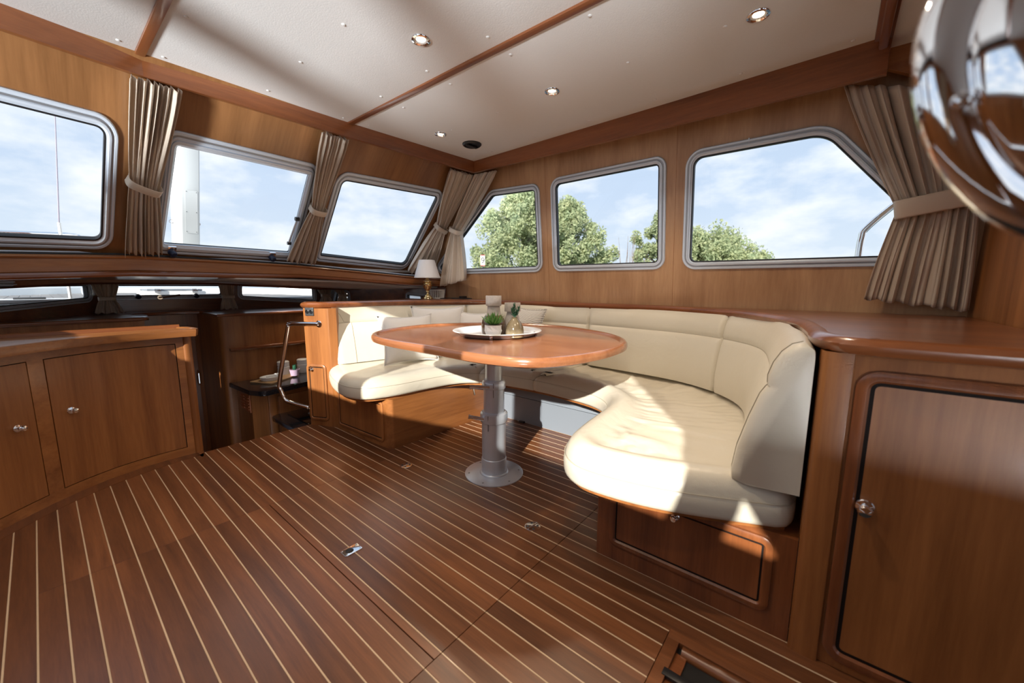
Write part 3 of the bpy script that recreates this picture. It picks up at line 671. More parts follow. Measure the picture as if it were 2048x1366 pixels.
def cushion(name, label, outline, z0, wr=0.003, grp=None, bolster=None, flat=.126):
    fr_ = front[iB+6:] if bolster else []
    P = [tuple(p) for p in resample([(*q, 0) for q in outline], max(60, int(len(outline)*1.2)), True)]
    P = [(p[0], p[1]) for p in P]; n = len(P); V, F = [], []
    if area(P) < 0: P = P[::-1]
    wt = [max(0, min(1, 1.6-min((p[0]-q[0])**2+(p[1]-q[1])**2 for q in fr_)**.5*14)) if fr_ else 0 for p in P]
    BOL = [(.012, 0.0), (.003, .006), (.0, .018), (-.002, .045), (0.0, .066), (.002, .070), (.004, .073), (.005, .077), (.010, .098), (.026, .126), (.055, .146), (.095, .146), (.135, .120)]
    allf = front
    fwt = [max(0, min(1, 2.2-min((p[0]-q[0])**2+(p[1]-q[1])**2 for q in allf)**.5*28)) for p in P]
    rings = [[offs(P, pr[j][0]) for pr in (CUPROF, BOL)] for j in range(len(CUPROF))]
    for j in range(len(CUPROF)):
        for i in range(n):
            a, b = rings[j][0][i], rings[j][1][i]; w = wt[i]; sq = .22+.78*fwt[i]; a = (P[i][0]+(a[0]-P[i][0])*sq, P[i][1]+(a[1]-P[i][1])*sq); b = (P[i][0]+(b[0]-P[i][0])*sq, P[i][1]+(b[1]-P[i][1])*sq); V.append((a[0]+(b[0]-a[0])*w, a[1]+(b[1]-a[1])*w, z0+CUPROF[j][1]+(BOL[j][1]-CUPROF[j][1])*w))
    k = len(CUPROF)
    for j in range(k-1):
        for i in range(n): F.append((j*n+i, j*n+(i+1) % n, (j+1)*n+(i+1) % n, (j+1)*n+i))
    F.append(tuple(range(n))[::-1])
    # interior grid by fine triangulation
    inner = [V[(k-1)*n+i][:2] for i in range(n)]; inz = [V[(k-1)*n+i][2]-z0 for i in range(n)]
    bm = bmesh.new(); vs = [bm.verts.new((q[0], q[1], 0)) for q in inner]
    for t in tessellate_polygon([[Vector((*q, 0)) for q in inner]]):
        try: bm.faces.new([vs[i] for i in t])
        except ValueError: pass
    bmesh.ops.beautify_fill(bm, faces=bm.faces[:], edges=bm.edges[:])
    for _ in range(3):
        es = [e for e in bm.edges if e.calc_length() > .06 and not e.is_boundary]
        if es: bmesh.ops.subdivide_edges(bm, edges=es, cuts=1, use_grid_fill=False); bmesh.ops.triangulate(bm, faces=bm.faces[:]); bmesh.ops.beautify_fill(bm, faces=bm.faces[:], edges=[e for e in bm.edges if not e.is_boundary])
    bm.verts.ensure_lookup_table(); bm.verts.index_update(); bd = {v.index for v in bm.verts if v.is_boundary}
    base = len(V); idx = {}
    for v in bm.verts:
        if v.index < n and v.index in bd: idx[v.index] = (k-1)*n+v.index
        else:
            p = v.co; d, qi = min((((p.x-q[0])**2+(p.y-q[1])**2)**.5, i_) for i_, q in enumerate(inner))
            zz = inz[qi]+(flat-inz[qi])*min(1, d/.05)
            zz += wr*min(1, d/.05)*(mnoise.noise(Vector((p.x*9, p.y*5, z0*7)))+.6*mnoise.noise(Vector((p.x*22+p.y*10, p.y*12, 3))))
            idx[v.index] = len(V); V.append((p.x, p.y, z0+zz))
    for f in bm.faces: F.append(tuple(idx[v.index] for v in f.verts))
    bm.free()
    o = obj(name, (V, F), LEATHER, origin=(sum(q[0] for q in P)/n, sum(q[1] for q in P)/n, z0), sharp=180)
    setp(o, label, 'cushion', grp)
    obj('seam', tube([(*q, z0+.0785) for q in offs(P, .0012)], .0016, 6, True), SEAM, o)
    return o
zc = .363
outb = offs_out()
cA = front[1:iA+1]+[(2.30, 2.075)]+outb[:jA+1][::-1]
cushion('seat_cushion', 'cream leather seat cushion with rounded end on the forward arm of the settee', cA, zc, .004, 'settee seat cushions')
cB = front[iA:iB]+[(2.40, 1.487)]+outb[jA:jB+1][::-1]+[(2.30, 2.075)]
cushion('seat_cushion', 'short cream leather seat cushion of the side bench behind the table leg', offs(cB, .002), zc, .003, 'settee seat cushions')
cC = front[iB-1:-1]+[(1.41, .032), (1.45, .028)]+[q for q in outb[jB:] if q[0] > 1.5 or q[1] > 1][::-1]+[(2.4, 1.487)]
oc = cushion('seat_cushion', 'large creased cream leather seat cushion on the aft arm with a rolled edge', offs(cC, .002), zc, .014, 'settee seat cushions', bolster=True, flat=.108)
# ------------------------------------------------------------------ backrest cushions
NB = len(back)
def reclin(i):
    t = i/(NB-1); return .11*max(0, 1-t*3.2)+.045+(.06*max(0, (t-.72)/.28))
BPROF = [(.022, .4905), (.002, .497), (-.006, .525), (-.014, .60), (-.012, .70), (-.006, .775), (.002, .800), (.006, .806), (.002, .812), (-.004, .835), (-.002, .875), (.008, .91), (.026, .934), (.05, .943)]
def backrest(label, i0, i1, band=False, nsub=3, endseam=False):
    S = []
    tot = (i1-i0)
    m = tot*nsub
    for k in range(m+1):
        t = i0+k/nsub; i = min(int(t), NB-2); f = t-i
        a = Vector(back[i]).lerp(Vector(back[i+1]), f); b = Vector(outer[i]).lerp(Vector(outer[i+1]), f); S.append((a, b, reclin(t)))
    L_ = [0]
    for k in range(1, m+1): L_.append(L_[-1]+(S[k][0]-S[k-1][0]).length)
    V, F = [], []; kk = 0; R_ = .03
    for k in range(m+1):
        a, b, rc = S[k]; d = (b-a); Ln = d.length; d /= Ln; D = Ln-.032*(1-max(0, min(1, (k/nsub+i0)/(NB-1)*10-9)))
        e = min(L_[k], L_[-1]-L_[k]); q = R_-sqrt(max(R_*R_-(R_-min(e, R_))**2, 0)) if e < R_ else 0
        pr = []
        for w, z in BPROF:
            w2 = w+rc*(z-.5)/.445+q*.9; zz = z-(q*.6 if z > .85 else 0)
            w2 = min(w2, D-.004); pr.append((w2, zz))
        pr += [(max(D-.012, pr[-1][0]+.002), .936-q*.6), (D, .92-q*.6), (D, .4905)]
        kk = len(pr)
        for w, z in pr: V.append((a.x+d.x*w, a.y+d.y*w, z))
    for k in range(m):
        for j in range(kk): F.append((k*kk+j, k*kk+(j+1) % kk, (k+1)*kk+(j+1) % kk, (k+1)*kk+j))
    F += [tuple(range(kk))[::-1], tuple(m*kk+j for j in range(kk))]
    mid = S[m//2][0]
    o = obj('backrest_cushion', (V, F), LEATHER, origin=(mid.x, mid.y, .48), sharp=60)
    setp(o, label, 'cushion', 'settee backrest cushions')
    j = 7
    obj('seam', tube([Vector(V[k*kk+j]) for k in range(1, m)], .0022, 6), SEAM, o)
    if band:
        ke = next(k for k in range(m+1) if L_[k] > .115)
        vs = [Vector(V[ke*kk+j_])+Vector((0, -.001, 0)) for j_ in range(1, 8)]
        obj('seam', tube(vs, .0025, 6), SEAM, o)
        dg_ = [Vector(V[int(ke*(1-f))*kk+min(7+int(f*6), 13)]) for f in (0, .25, .5, .75)]
        obj('seam', tube(dg_, .002, 6), SEAM, o)
    if endseam:
        for dd_ in (.038, .052):
            ke = next(k for k in range(m, -1, -1) if L_[-1]-L_[k] > dd_)
            obj('seam', tube([Vector(V[ke*kk+j_])+Vector((0, .001, .0005)) for j_ in range(1, 14)], .0014, 6), SEAM, o)
    return o
n_ = lambda q: split(back, q)
b0, b1, b2 = n_((2.40, 2.52)), n_((2.648, 1.42)), n_((2.43, .49))
backrest('long cream leather backrest on the forward arm, behind the two white pillows', 0, b0, True)
backrest('cream leather backrest in the forward corner beside the corduroy pillow', b0, b1)
backrest('wide cream leather backrest along the starboard side, right of the table', b1, b2)
backrest('curved cream leather backrest wrapping the aft corner to a tall padded end', b2, NB-1, endseam=True)

# ------------------------------------------------------------------ counter top round the settee
CT = .967
INP = [(1.315, 3.06), (1.42, 2.985), (1.85, 2.925), (2.20, 2.80), (2.45, 2.60), (2.615, 2.31), (2.69, 1.95), (2.72, 1.44), (2.712, .97), (2.645, .67), (2.49, .41), (2.22, .20), (1.95, .085), (1.62, .03), (1.50, .02), (1.42, .002), (1.368, -.03), (1.342, -.085), (1.335, -.16), (1.335, -.8)]
inn = [(p.x, p.y) for p in catmull([(*q, 0) for q in INP], 6)]
def wallx(y): return 2.7985 if y < 3 else 2.79
ctop = inn+[(1.335, -.8), (1.80, -.8), (1.80, -.505), (2.795, -.505)]+[(2.797, y) for y in (0, .5, 1, 1.5, 2, 2.5, 3.0, 3.2)]+[(2.6, 3.235), (1.42, 3.215), (1.335, 3.19), (1.30, 3.13)]
ct = thing('counter_top', 'dark varnished wooden counter running round behind the settee', 'counter', (2.0, 0.1, .925))
obj('board', prism(offs(ctop, .015), .928, CT-.001), CTOP, ct)
edge = ctop[-3:]+inn
BUL = [(.012, -.042), (.0, -.042), (-.018, -.038), (-.027, -.026), (-.028, -.014), (-.020, -.004), (-.006, 0.003), (.008, .004), (.016, 0.001), (.017, -.01)]
obj('edge_moulding', sweep([(x, y, CT) for x, y in edge], [(-w, z) for w, z in BUL], side=1), WD_Y, ct)

# ------------------------------------------------------------------ aft cabinet under the counter (right)
ac = thing('aft_cabinet', 'tall cherry cabinet with inlaid moulded door below the counter at the right', 'cabinet', (1.36, -.1, 0))
obj('body', box(1.362, 1.79, -1.2, 0.008, 0, .926, .004), W_Z, ac)
obj('corner_post', xf(prism(rpoly([(1.352, .010), (1.40, .010), (1.40, -.062), (1.352, -.062)], [.018, 0, 0, .004], 5), 0, .926), lambda *v: v), W_Z, ac)
def ACF(u, v, h): return (1.361-h, -u, v)
moulded_door(ac, 'door', ACF, .068, .82, .03, .886, .05, .030, (.118, .515), (-1, 0, 0), wi=.009)
kb_ = [c for c in ac.children if c.name.startswith('door')][0].children
for c in kb_:
    if c.name.startswith('knob'):
        for v_ in c.data.vertices: v_.co = Vector((1.36, -.118, .515))-wloc(c)+(v_.co-(Vector((1.36, -.118, .515))-wloc(c)))*1.45

# ------------------------------------------------------------------ port cabinet (left) with two curved doors
pc = thing('port_cabinet', 'low curved cherry cabinet with two knobbed doors and rounded top rail', 'cabinet', (0, 3.0, 0))
cp = resample([(*q, 0) for q in cabc], 80)
S_ = [0]
for i in range(1, 80): S_.append(S_[-1]+(cp[i]-cp[i-1]).length)
def CURV(s, z, h):
    s = max(0, min(S_[-1]-1e-6, s)); i = 0
    while S_[i+1] < s: i += 1
    f = (s-S_[i])/(S_[i+1]-S_[i]); p = cp[i].lerp(cp[i+1], f); d = (cp[min(i+2, 79)]-cp[max(i-1, 0)]).normalized()
    return (p.x+d.y*h, p.y-d.x*h, z)
def sx(x):
    i = min(range(80), key=lambda k: abs(cp[k].x-x)); return S_[i]
def cstrip(s0, s1, z0, z1, h0, h1, n=14):
    V, F = [], []
    for k in range(n+1):
        s = s0+(s1-s0)*k/n
        for z, h in ((z0, h0), (z1, h0), (z1, h1), (z0, h1)): V.append(CURV(s, z, h))
    for k in range(n):
        for j in range(4): F.append((k*4+j, k*4+(j+1) % 4, k*4+4+(j+1) % 4, k*4+4+j))
    return V, F+[(3, 2, 1, 0), tuple(n*4+j for j in range(4))]
tot = S_[-1]; d2a, d2b = sx(-0.005), sx(0.505); d1b = sx(-0.065); d1a = d1b-.55
Z0, Z1, G = .055, .728, .0045
obj('carcass', join(cstrip(0, tot, 0, .785, -.03, -.012), prism([(x, y+.025) for x, y in cabc]+[(.55, 3.33), (-.95, 3.33)], .735, .785)), DARK, pc)
obj('end_panel', box(.555, .598, 3.2, 3.33, -.75, .785), W_Z, pc)
obj('face_frame', join(cstrip(0, tot, Z1+G, .785, -.012, 0), cstrip(0, tot, 0, Z0-G, -.012, 0), cstrip(d2b+G, tot, Z0-G, Z1+G, -.012, 0), cstrip(d1b+G, d2a-G, Z0-G, Z1+G, -.012, 0), cstrip(0, d1a-G, Z0-G, Z1+G, -.012, 0)), W_X, pc)
obj('corner_post', prism(rpoly([(.553, 3.142), (.602, 3.142), (.602, 3.24), (.553, 3.24)], [.02, .03, 0, 0], 5), -.75, .785), W_Z, pc)
for a, b, kx, kz in ((d2a, d2b, .075, .445), (d1a, d1b, -.075, .43)):
    dr = obj('door', cstrip(a, b, Z0, Z1, -.012, .0005), W_Z, pc)
    s = (a+kx) if kx > 0 else (b+kx)
    p, q = Vector(CURV(s, kz, 0)), Vector(CURV(s, kz, 1)); knob(dr, p, q-p, 1.25)
fr = resample([(*q, 0) for q in cabc], 40)
topf = [tuple(CURV(tot*k/40, 0, .038)[:2]) for k in range(41)]
topp = [(-.98, 2.04)]+topf[1:]+[(.612, 3.12), (.622, 3.18), (.612, 3.27), (.585, 3.33), (.2, 3.335), (-.95, 3.36)]
obj('top_board', prism(offs(topp, .012), .785, .815), W_X, pc)
te = topf+[(.605, 3.108), (.624, 3.16), (.622, 3.23), (.605, 3.30), (.57, 3.325)]
obj('top_rail', sweep([(x, y, .818) for x, y in te], [(-w*1.1, z*1.0) for w, z in BUL], side=-1), W_X, pc)
obj('back_lip', sweep([(.58, 3.325, .815), (.2, 3.335, .815), (-.95, 3.36, .815)], [(0, -.02), (0, .018), (.012, .022), (.022, .018), (.022, -.02)]), WD_X, pc)

# ------------------------------------------------------------------ table
TZ = .812
TO = [(1.150, 1.12), (1.152, 1.44), (1.150, 1.72), (1.19, 2.0), (1.30, 2.17), (1.50, 2.275), (1.80, 2.31), (2.06, 2.20), (2.24, 2.01), (2.37, 1.78), (2.395, 1.48), (2.28, 1.15), (2.13, .94), (1.92, .80), (1.70, .762), (1.50, .772), (1.32, .82), (1.20, .92)]
tout = [(p.x, p.y) for p in catmull([(*q, 0) for q in TO], 6, True)]
tb = thing('saloon_table', 'varnished saloon table with raised wooden rim on a silver pedestal', 'table', (1.616, 1.46, 0))
obj('table_top', prism(offs(tout, .03), TZ-.032, TZ-.008), TABLE, tb)
ident = lambda a, b, h: (a, b, h)
obj('rim', ring(tout, [(.036, TZ-.040), (.016, TZ-.040), (.004, TZ-.034), (0, TZ-.022), (.001, TZ-.008), (.008, TZ+.002), (.018, TZ+.005), (.028, TZ+.002), (.034, TZ-.006), (.04, TZ-.009), (.04, TZ-.04)], ident), TABLE, tb)
px, py = 1.616, 1.46
def cyl(prof, n=40): return lathe(prof, n, (px, py, 0))
obj('foot_plate', cyl([(0, 0), (.172, 0), (.172, .005), (.169, .007), (.085, .008), (.083, .014), (.078, .018), (0, .018)]), CAST, tb)
fp = tb.children[-1]
for k in range(6):
    a = 2*pi*k/6+.3; c = lathe([(0, .004), (.006, .004), (.006, .0085), (.003, .0095), (0, .008)], 10, (px+.148*cos(a), py+.148*sin(a), 0)); obj('screw', c, ALUD, fp)
obj('lower_tube', cyl([(.0, .01), (.0735, .01), (.0735, .098), (.0715, .101), (.070, .103), (.070, .335), (0, .335)]), CAST, tb)
obj('clamp_collar', cyl([(.06, .318), (.076, .320), (.080, .326), (.080, .362), (.078, .370), (.078, .372), (.070, .380), (.062, .380)]), CAST, tb)
obj('middle_tube', cyl([(0, .33), (.060, .33), (.060, .545), (0, .545)]), CAST, tb)
obj('clamp_collar', cyl([(.055, .518), (.066, .519), (.068, .524), (.068, .55), (.066, .556), (.060, .566), (.052, .566)]), CAST, tb)
obj('upper_tube', cyl([(0, .54), (.0485, .54), (.0485, .776), (0, .776)]), CAST, tb)
obj('top_plate', box(px-.16, px+.16, py-.16, py+.16, TZ-.046, TZ-.032, .003), CAST, tb)
rr = Vector((rt.x, rt.y, 0)); ff = Vector((-fw.x, -fw.y, 0)).normalized()
def tp(a, b, z): return Vector((px, py, z))+rr*a+ff*b
obj('clamp_lever', join(tube([tp(-.055, .05, .347), tp(-.135, .06, .365)], .0105, 12), tube([tp(-.135, .06, .365), tp(-.142, .061, .3665)], .0125, 12)), CHROME, tb)
obj('clamp_lever', join(tube([tp(-.02, .062, .538), tp(-.125, .07, .540)], .0105, 12), tube([tp(-.125, .07, .540), tp(-.132, .0705, .540)], .0125, 12), tube([tp(-.112, .07, .535), tp(-.105, .072, .495)], .0055, 8)), CHROME, tb)
obj('clamp_slot', xf(box(-.0012, .0012, 0, .003, .475, .56), lambda a, b, c: tp(a, .0595+b+.008*(c > .51), c)), BLKPL, tb)
obj('clamp_slot', xf(box(-.0012, .0012, 0, .003, .28, .372), lambda a, b, c: tp(a-.03, .0645+b+.009*(c > .31), c)), BLKPL, tb)

# ------------------------------------------------------------------ things on the table
TT = TZ-.008
def tray():
    t = thing('serving_tray', 'round silver serving tray in the middle of the table', 'tray', (1.765, 1.565, TT))
    obj('dish', lathe([(0, .006), (.215, .006), (.222, .009), (.238, .026), (.262, .032), (.268, .031), (.270, .028), (.262, .026), (.242, .020), (.228, .004), (.222, .002), (0, .002)], 64, (1.765, 1.565, TT)), TRAYM, t, sharp=60)
    for a in (3.72, 5.35):
        q = Vector((1.765+.232*cos(a), 1.565+.232*sin(a), TT)); obj('handle_stud', lathe([(0, 0), (.010, 0), (.012, .004), (.012, .016), (.008, .02), (0, .02)], 12, q), CHROME, t)
tray()
TB = TT+.0065
def leafblade(base, d, L, w, th=.35, curve=.3, n=5):
    d = Vector(d).normalized(); s = d.cross(Vector((0, 0, 1)));
    s = s.normalized() if s.length > 1e-3 else Vector((1, 0, 0)); u = s.cross(d); V, F = [], []
    b = Vector(base)
    for k in range(n):
        t = k/(n-1); c = b+d*L*t+u*(curve*L*t*t); ww = w*(sin(pi*(.18+.82*t))**.8 if t < 1 else .06); hh = ww*th
        for a in range(6): q = 2*pi*a/6; V.append(tuple(c+s*ww*cos(q)+u*hh*sin(q)))
    for k in range(n-1):
        for a in range(6): F.append((k*6+a, k*6+(a+1) % 6, k*6+6+(a+1) % 6, k*6+6+a))
    return V, F+[tuple(range(6))[::-1], tuple((n-1)*6+a for a in range(6))]
p0 = (1.615, 1.462, TB)
t = thing('potted_succulent', 'spiky green succulent in a white faceted pot on the tray', 'plant', p0)
N = 9; V, F = [], []
for j, (r, z, ph) in enumerate([(.036, 0, 0), (.050, .038, .5), (.049, .070, 0)]):
    for i in range(N): a = 2*pi*(i+ph)/N; V.append((p0[0]+r*cos(a), p0[1]+r*sin(a), TB+z))
for j in range(2):
    for i in range(N):
        a, b, c, d = j*N+i, j*N+(i+1) % N, (j+1)*N+i, (j+1)*N+(i+1) % N
        F += [(a, b, c), (b, d, c)] if j else [(a, b, c), (b, (j+1)*N+(i+1) % N, c)]
F += [tuple(range(N))[::-1], tuple(2*N+i for i in range(N))]
obj('pot', (V, F), CERAM, t, smooth=False)
obj('soil', lathe([(0, .069), (.043, .069), (.043, .0715), (0, .074)], 12, p0), BARK, t)
random.seed(3)
for k in range(46):
    a = k*2.39996; el = 1.45-1.25*(k/46)**.8; L = .05+.03*random.random()
    obj('leaf', leafblade((p0[0]+.008*cos(a), p0[1]+.008*sin(a), TB+.072), (cos(a)*cos(el), sin(a)*cos(el), sin(el)), L, .0058, .5, .25), GREENL, t)
p1 = (1.695, 1.372, TB)
t = thing('bottle_vase', 'beige glazed bottle vase holding a dark green succulent sprig', 'vase', p1)
obj('body', lathe([(0, 0), (.045, 0), (.051, .004), (.053, .02), (.0525, .04), (.048, .062), (.036, .085), (.022, .101), (.017, .108), (.017, .114), (.013, .115), (.012, .105), (0, .10)], 32, p1), GLAZE, t)
for k in range(3):
    b = Vector(p1)+Vector((0, 0, .11)); q = [(-.4, .15, 1), (.5, -.2, 1), (.05, .1, 1)][k]; e_ = b+Vector(q).normalized()*(.05+.012*k)
    sp = obj('sprig', tube([b, e_], .002, 6), GREEND, t)
    for a in range(11):
        an = a*2.4; f = .25+.75*a/11; el = .2+1.0*a/11
        obj('leaf', leafblade(b.lerp(e_, f), (cos(an)*cos(el), sin(an)*cos(el), sin(el)), .021, .0062, .5, .3, 4), GREEND, sp)
for nm, c, lab, h0, mt in (('jar', (1.682, 1.52, TB), 'smoky brown round jar vase with a tall speckled concrete cup top', .125, GLAZE2), ('jar', (1.772, 1.452, TB), 'smaller speckled concrete flared vase standing behind the bottle vase', .0, CONC)):
    t = thing('jar_vase', lab, 'vase', c)
    if h0:
        obj('body', lathe([(0, 0), (.055, 0), (.066, .008), (.072, .03), (.072, .065), (.066, .092), (.052, .112), (.044, .120), (0, .12)], 32, c), mt, t)
        obj('collar', lathe([(0, .118), (.044, .118), (.040, .135), (.037, .160), (.036, .172), (0, .172)], 32, c), CONC, t)
        obj('cup', lathe([(0, .174), (.0445, .174), (.0455, .176), (.0455, .230), (.0445, .232), (.039, .232), (.039, .205), (0, .204)], 32, c), CONC, t)
    else:
        obj('body', lathe([(0, 0), (.045, 0), (.052, .02), (.050, .06), (.040, .105), (.033, .130), (.032, .138), (0, .138)], 32, c), CONC, t)
        obj('cup', lathe([(0, .140), (.046, .140), (.047, .142), (.047, .189), (.046, .191), (.041, .191), (.041, .17), (0, .168)], 32, c), CONC, t)

# ------------------------------------------------------------------ pillows
def pillow(label, c, w, h, t, rotz, lean, mat, roll=0.0, seed=1, grp='scatter pillows on the settee', fringe=False):
    n = 18; V, F = [], []; R = Matrix.Rotation(rotz, 3, 'Z') @ Matrix.Rotation(lean, 3, 'X') @ Matrix.Rotation(roll, 3, 'Y')
    def P(u, v, s):
        x = u*w/2*(1-.13*(1-v*v)*abs(u)); z = v*h/2*(1-.13*(1-u*u)*abs(v))
        th = t/2*max(0, (1-abs(u)**2.2))**.72*max(0, (1-abs(v)**2.2))**.72
        th += .010*mnoise.noise(Vector((u*2.3+seed, v*2.3, s)))*(1-u*u)*(1-v*v)+.006*mnoise.noise(Vector((u*6, v*5+seed*3, s)))*(1-u**4)*(1-v**4)
        return Vector(c)+R @ Vector((x, s*th, z+h/2))
    for s in (-1, 1):
        for i in range(n+1):
            for j in range(n+1): V.append(tuple(P(-1+2*i/n, -1+2*j/n, s)))
    m = (n+1)*(n+1)
    for s in (0, 1):
        for i in range(n):
            for j in range(n): a = s*m+i*(n+1)+j; F.append((a, a+1, a+n+2, a+n+1))
    bm = bmesh.new(); vs = [bm.verts.new(v) for v in V]
    for f in F: bm.faces.new([vs[i] for i in f])
    bmesh.ops.remove_doubles(bm, verts=bm.verts[:], dist=.0004)
    o = obj('pillow', from_bm(bm), mat, origin=c, sharp=180); setp(o, label, 'pillow', grp)
    E_ = [P(u, -1, 1) for u in [-1+2*i/12 for i in range(12)]]+[P(1, v, 1) for v in [-1+2*i/12 for i in range(12)]]+[P(u, 1, 1) for u in [1-2*i/12 for i in range(12)]]+[P(-1, v, 1) for v in [1-2*i/12 for i in range(12)]]
    obj('piping', tube(E_, .004, 6, True), mat, o)
    return o
ST = zc+.126
pillow('plain white linen pillow leaning on the forward backrest, front one', (1.845, 2.53, ST), .46, .40, .20, radians(-14), radians(-20), LINEN, seed=2)
pillow('white linen pillow with scalloped edge behind the front pillow', (2.13, 2.56, ST), .46, .45, .16, radians(-40), radians(-14), LINEN, seed=5)
pillow('small white pillow half hidden behind the jar vases', (2.34, 2.34, ST), .34, .40, .12, radians(-62), radians(-12), LINEN, seed=8)
pillow('white corduroy ribbed pillow standing in the forward corner', (2.455, 1.97, ST), .36, .46, .13, radians(-80), radians(-10), KNIT, roll=.12, seed=11)

# ------------------------------------------------------------------ curtains
def curtain(label, top, tie, bot, nrm, pleats=9, amp=.02, seed=1, n_u=90, n_v=44, tie_t=None, band=.042, waist=1.0, grp='saloon window curtains', band_shift=0, mat=SATIN, flare=1.5):
    T0, T1, M0, M1, B0, B1 = [Vector(q) for q in (*top, *tie, *bot)]
    nrm = Vector(nrm).normalized()
    lu, lm = ((T0+T1)/2-(M0+M1)/2).length, ((M0+M1)/2-(B0+B1)/2).length
    vt = lu/(lu+lm); rnd = random.Random(seed); ph = rnd.random()*6
    wob = [rnd.uniform(-.35, .35) for _ in range(40)]
    V, F = [], []
    for j in range(n_v+1):
        v = j/n_v
        if v <= vt:
            t = v/vt; e = t**flare; c0 = T0.lerp(M0, t); c1 = T1.lerp(M1, t); w = (T1-T0).lerp(M1-M0, e)
        else:
            t = (v-vt)/(1-vt); e = 1-(1-t)**1.35; c0 = M0.lerp(B0, t); c1 = M1.lerp(B1, t); w = (M1-M0).lerp(B1-B0, e)
        mid = (c0+c1)/2
        dt = abs(v-vt)
        a = amp*(.55+.45*min(1, dt*3))*(1+.25*sin(v*7+seed))
        if v < .04: a *= .8
        for i in range(n_u+1):
            u = i/n_u
            k = u*pleats*2*pi+ph+1.2*sin(u*9+seed)+.7*mnoise.noise(Vector((u*5, v*2.2, seed)))
            sk = sin(k); d = a*(1.15*(abs(sk)**.65)*(1 if sk > 0 else -1)*(.75+.4*sin(u*13+seed*2))+.3*sin(2.3*k+1.3+v*2))+.006*mnoise.noise(Vector((u*14, v*5, seed+4)))
            d += .012*(1-(2*u-1)**2)*exp(-(dt/.12)**2)
            s = .17*sin(k+.5)*cos(k)/pleats+.05*cos(k*.5+seed)/pleats
            p = mid+w*(u-.5+s)+nrm*d
            if v > .985: p = p+(B0-M0).normalized()*(.006*sin(k*.5+seed))
            V.append(tuple(p))
    for j in range(n_v):
        for i in range(n_u): q = j*(n_u+1)+i; F.append((q, q+1, q+n_u+2, q+n_u+1))
    o = obj('curtain', (V, F), mat, origin=tuple((B0+B1)/2), sharp=180)
    md = o.modifiers.new('thickness', 'SOLIDIFY'); md.thickness = .0018; md.offset = 0
    setp(o, label, 'curtain', grp)
    mc = (M0+M1)/2; ax = (M1-M0)/2; dn = ((B0+B1)/2-(T0+T1)/2).normalized(); L_ = ax.length+.008; axn = ax.normalized()
    dn = (dn-axn*dn.dot(axn)).normalized()
    V, F = [], []; m = 36
    for a_ in range(m):
        q = 2*pi*a_/m; ce, se = cos(q), sin(q)
        base = mc+axn*L_*(abs(ce)**.6*(1 if ce > 0 else -1))+nrm*((amp*1.45+.016)*(abs(se)**.6*(1 if se > 0 else -1))+.010)
        for h in (-.5, -.42, .42, .5): V.append(tuple(base+dn*band*h+(nrm*(.003 if abs(h) < .45 else 0))))
    for a_ in range(m):
        for b_ in range(3): F.append((a_*4+b_, a_*4+b_+1, ((a_+1) % m)*4+b_+1, ((a_+1) % m)*4+b_))
    tb_ = obj('tieback', (V, F), mat, o, sharp=60); m2 = tb_.modifiers.new('thickness', 'SOLIDIFY'); m2.thickness = .003; m2.offset = 0
    return o
NF = (0, -1, -1)
curtain('straight taupe curtain between the port and centre windscreen panes', ((.385, 2.63, 2.062), (.575, 2.63, 2.062)), ((.388, 3.023, 1.667), (.512, 3.054, 1.636)), ((.372, 3.388, 1.290), (.545, 3.384, 1.293)), NF, 8, .022, 1)
curtain('taupe curtain flaring at the foot between the centre and starboard windscreen panes', ((1.268, 2.625, 2.068), (1.455, 2.625, 2.068)), ((1.352, 3.027, 1.663), (1.45, 3.033, 1.657)), ((1.283, 3.375, 1.290), (1.516, 3.372, 1.278)), NF, 8, .022, 2)
curtain('slanting taupe curtain at the starboard end of the windscreen above the lamp', ((2.345, 2.61, 2.075), (2.60, 2.59, 2.08)), ((2.515, 3.016, 1.674), (2.645, 3.038, 1.652)), ((2.40, 3.345, 1.240), (2.70, 3.34, 1.225)), NF, 8, .026, 3)
curtain('taupe curtain of the forward starboard side window hanging lower than its neighbour', ((2.60, 2.56, 2.08), (2.60, 2.31, 2.07)), ((2.645, 2.915, 1.645), (2.655, 2.815, 1.60)), ((2.655, 3.13, 1.085), (2.675, 2.78, 1.155)), (-1, 0, -.1), 6, .028, 4)
curtain('wide taupe curtain gathered in the aft starboard corner beside the chrome fitting', ((2.60, .06, 2.075), (2.57, -.44, 1.90)), ((2.665, -.195, 1.465), (2.655, -.455, 1.505)), ((2.70, -.122, 1.040), (2.69, -.485, .992)), (-1, 0, -.1), 9, .024, 5, band=.085, n_u=110)

curtain('gathered taupe curtain at the aft end of the port side windows', ((-.77, -.58, 2.08), (-.77, -.98, 2.08)), ((-.83, -.47, 1.50), (-.83, -.66, 1.50)), ((-.86, -.36, 1.05), (-.86, -.56, 1.05)), (1, 0, -.1), 8, .022, 6)

# ------------------------------------------------------------------ ceiling fittings
def downlight(x, y, z, label, r=.043, s=1.0, grp='recessed ceiling downlights'):
    t = thing('downlight', label, 'light', (x, y, z), grp)
    obj('bezel', lathe([(r*.66, .012), (r*.66, -.004), (r*.78, -.008), (r*.95, -.006), (r, -.002), (r, .0), (r*.9, .002), (r*.9, .012)], 28, (x, y, z)), CHROME, t)
    obj('bulb', lathe([(r*.66, .004), (r*.5, .0), (0, -.002)], 20, (x, y, z)), BULB, t)
    l = bpy.data.lights.new('bulb_light', 'SPOT'); l.energy = 16*s; l.color = (1, .80, .58); l.spot_size = radians(120); l.spot_blend = .8; l.shadow_soft_size = .03
    lo = bpy.data.objects.new('bulb_light', l); C.objects.link(lo); lo.parent = t; lo.location = (0, 0, -.02)
downlight(1.195, 1.506, CZ, 'lit recessed downlight in the middle headliner panel')
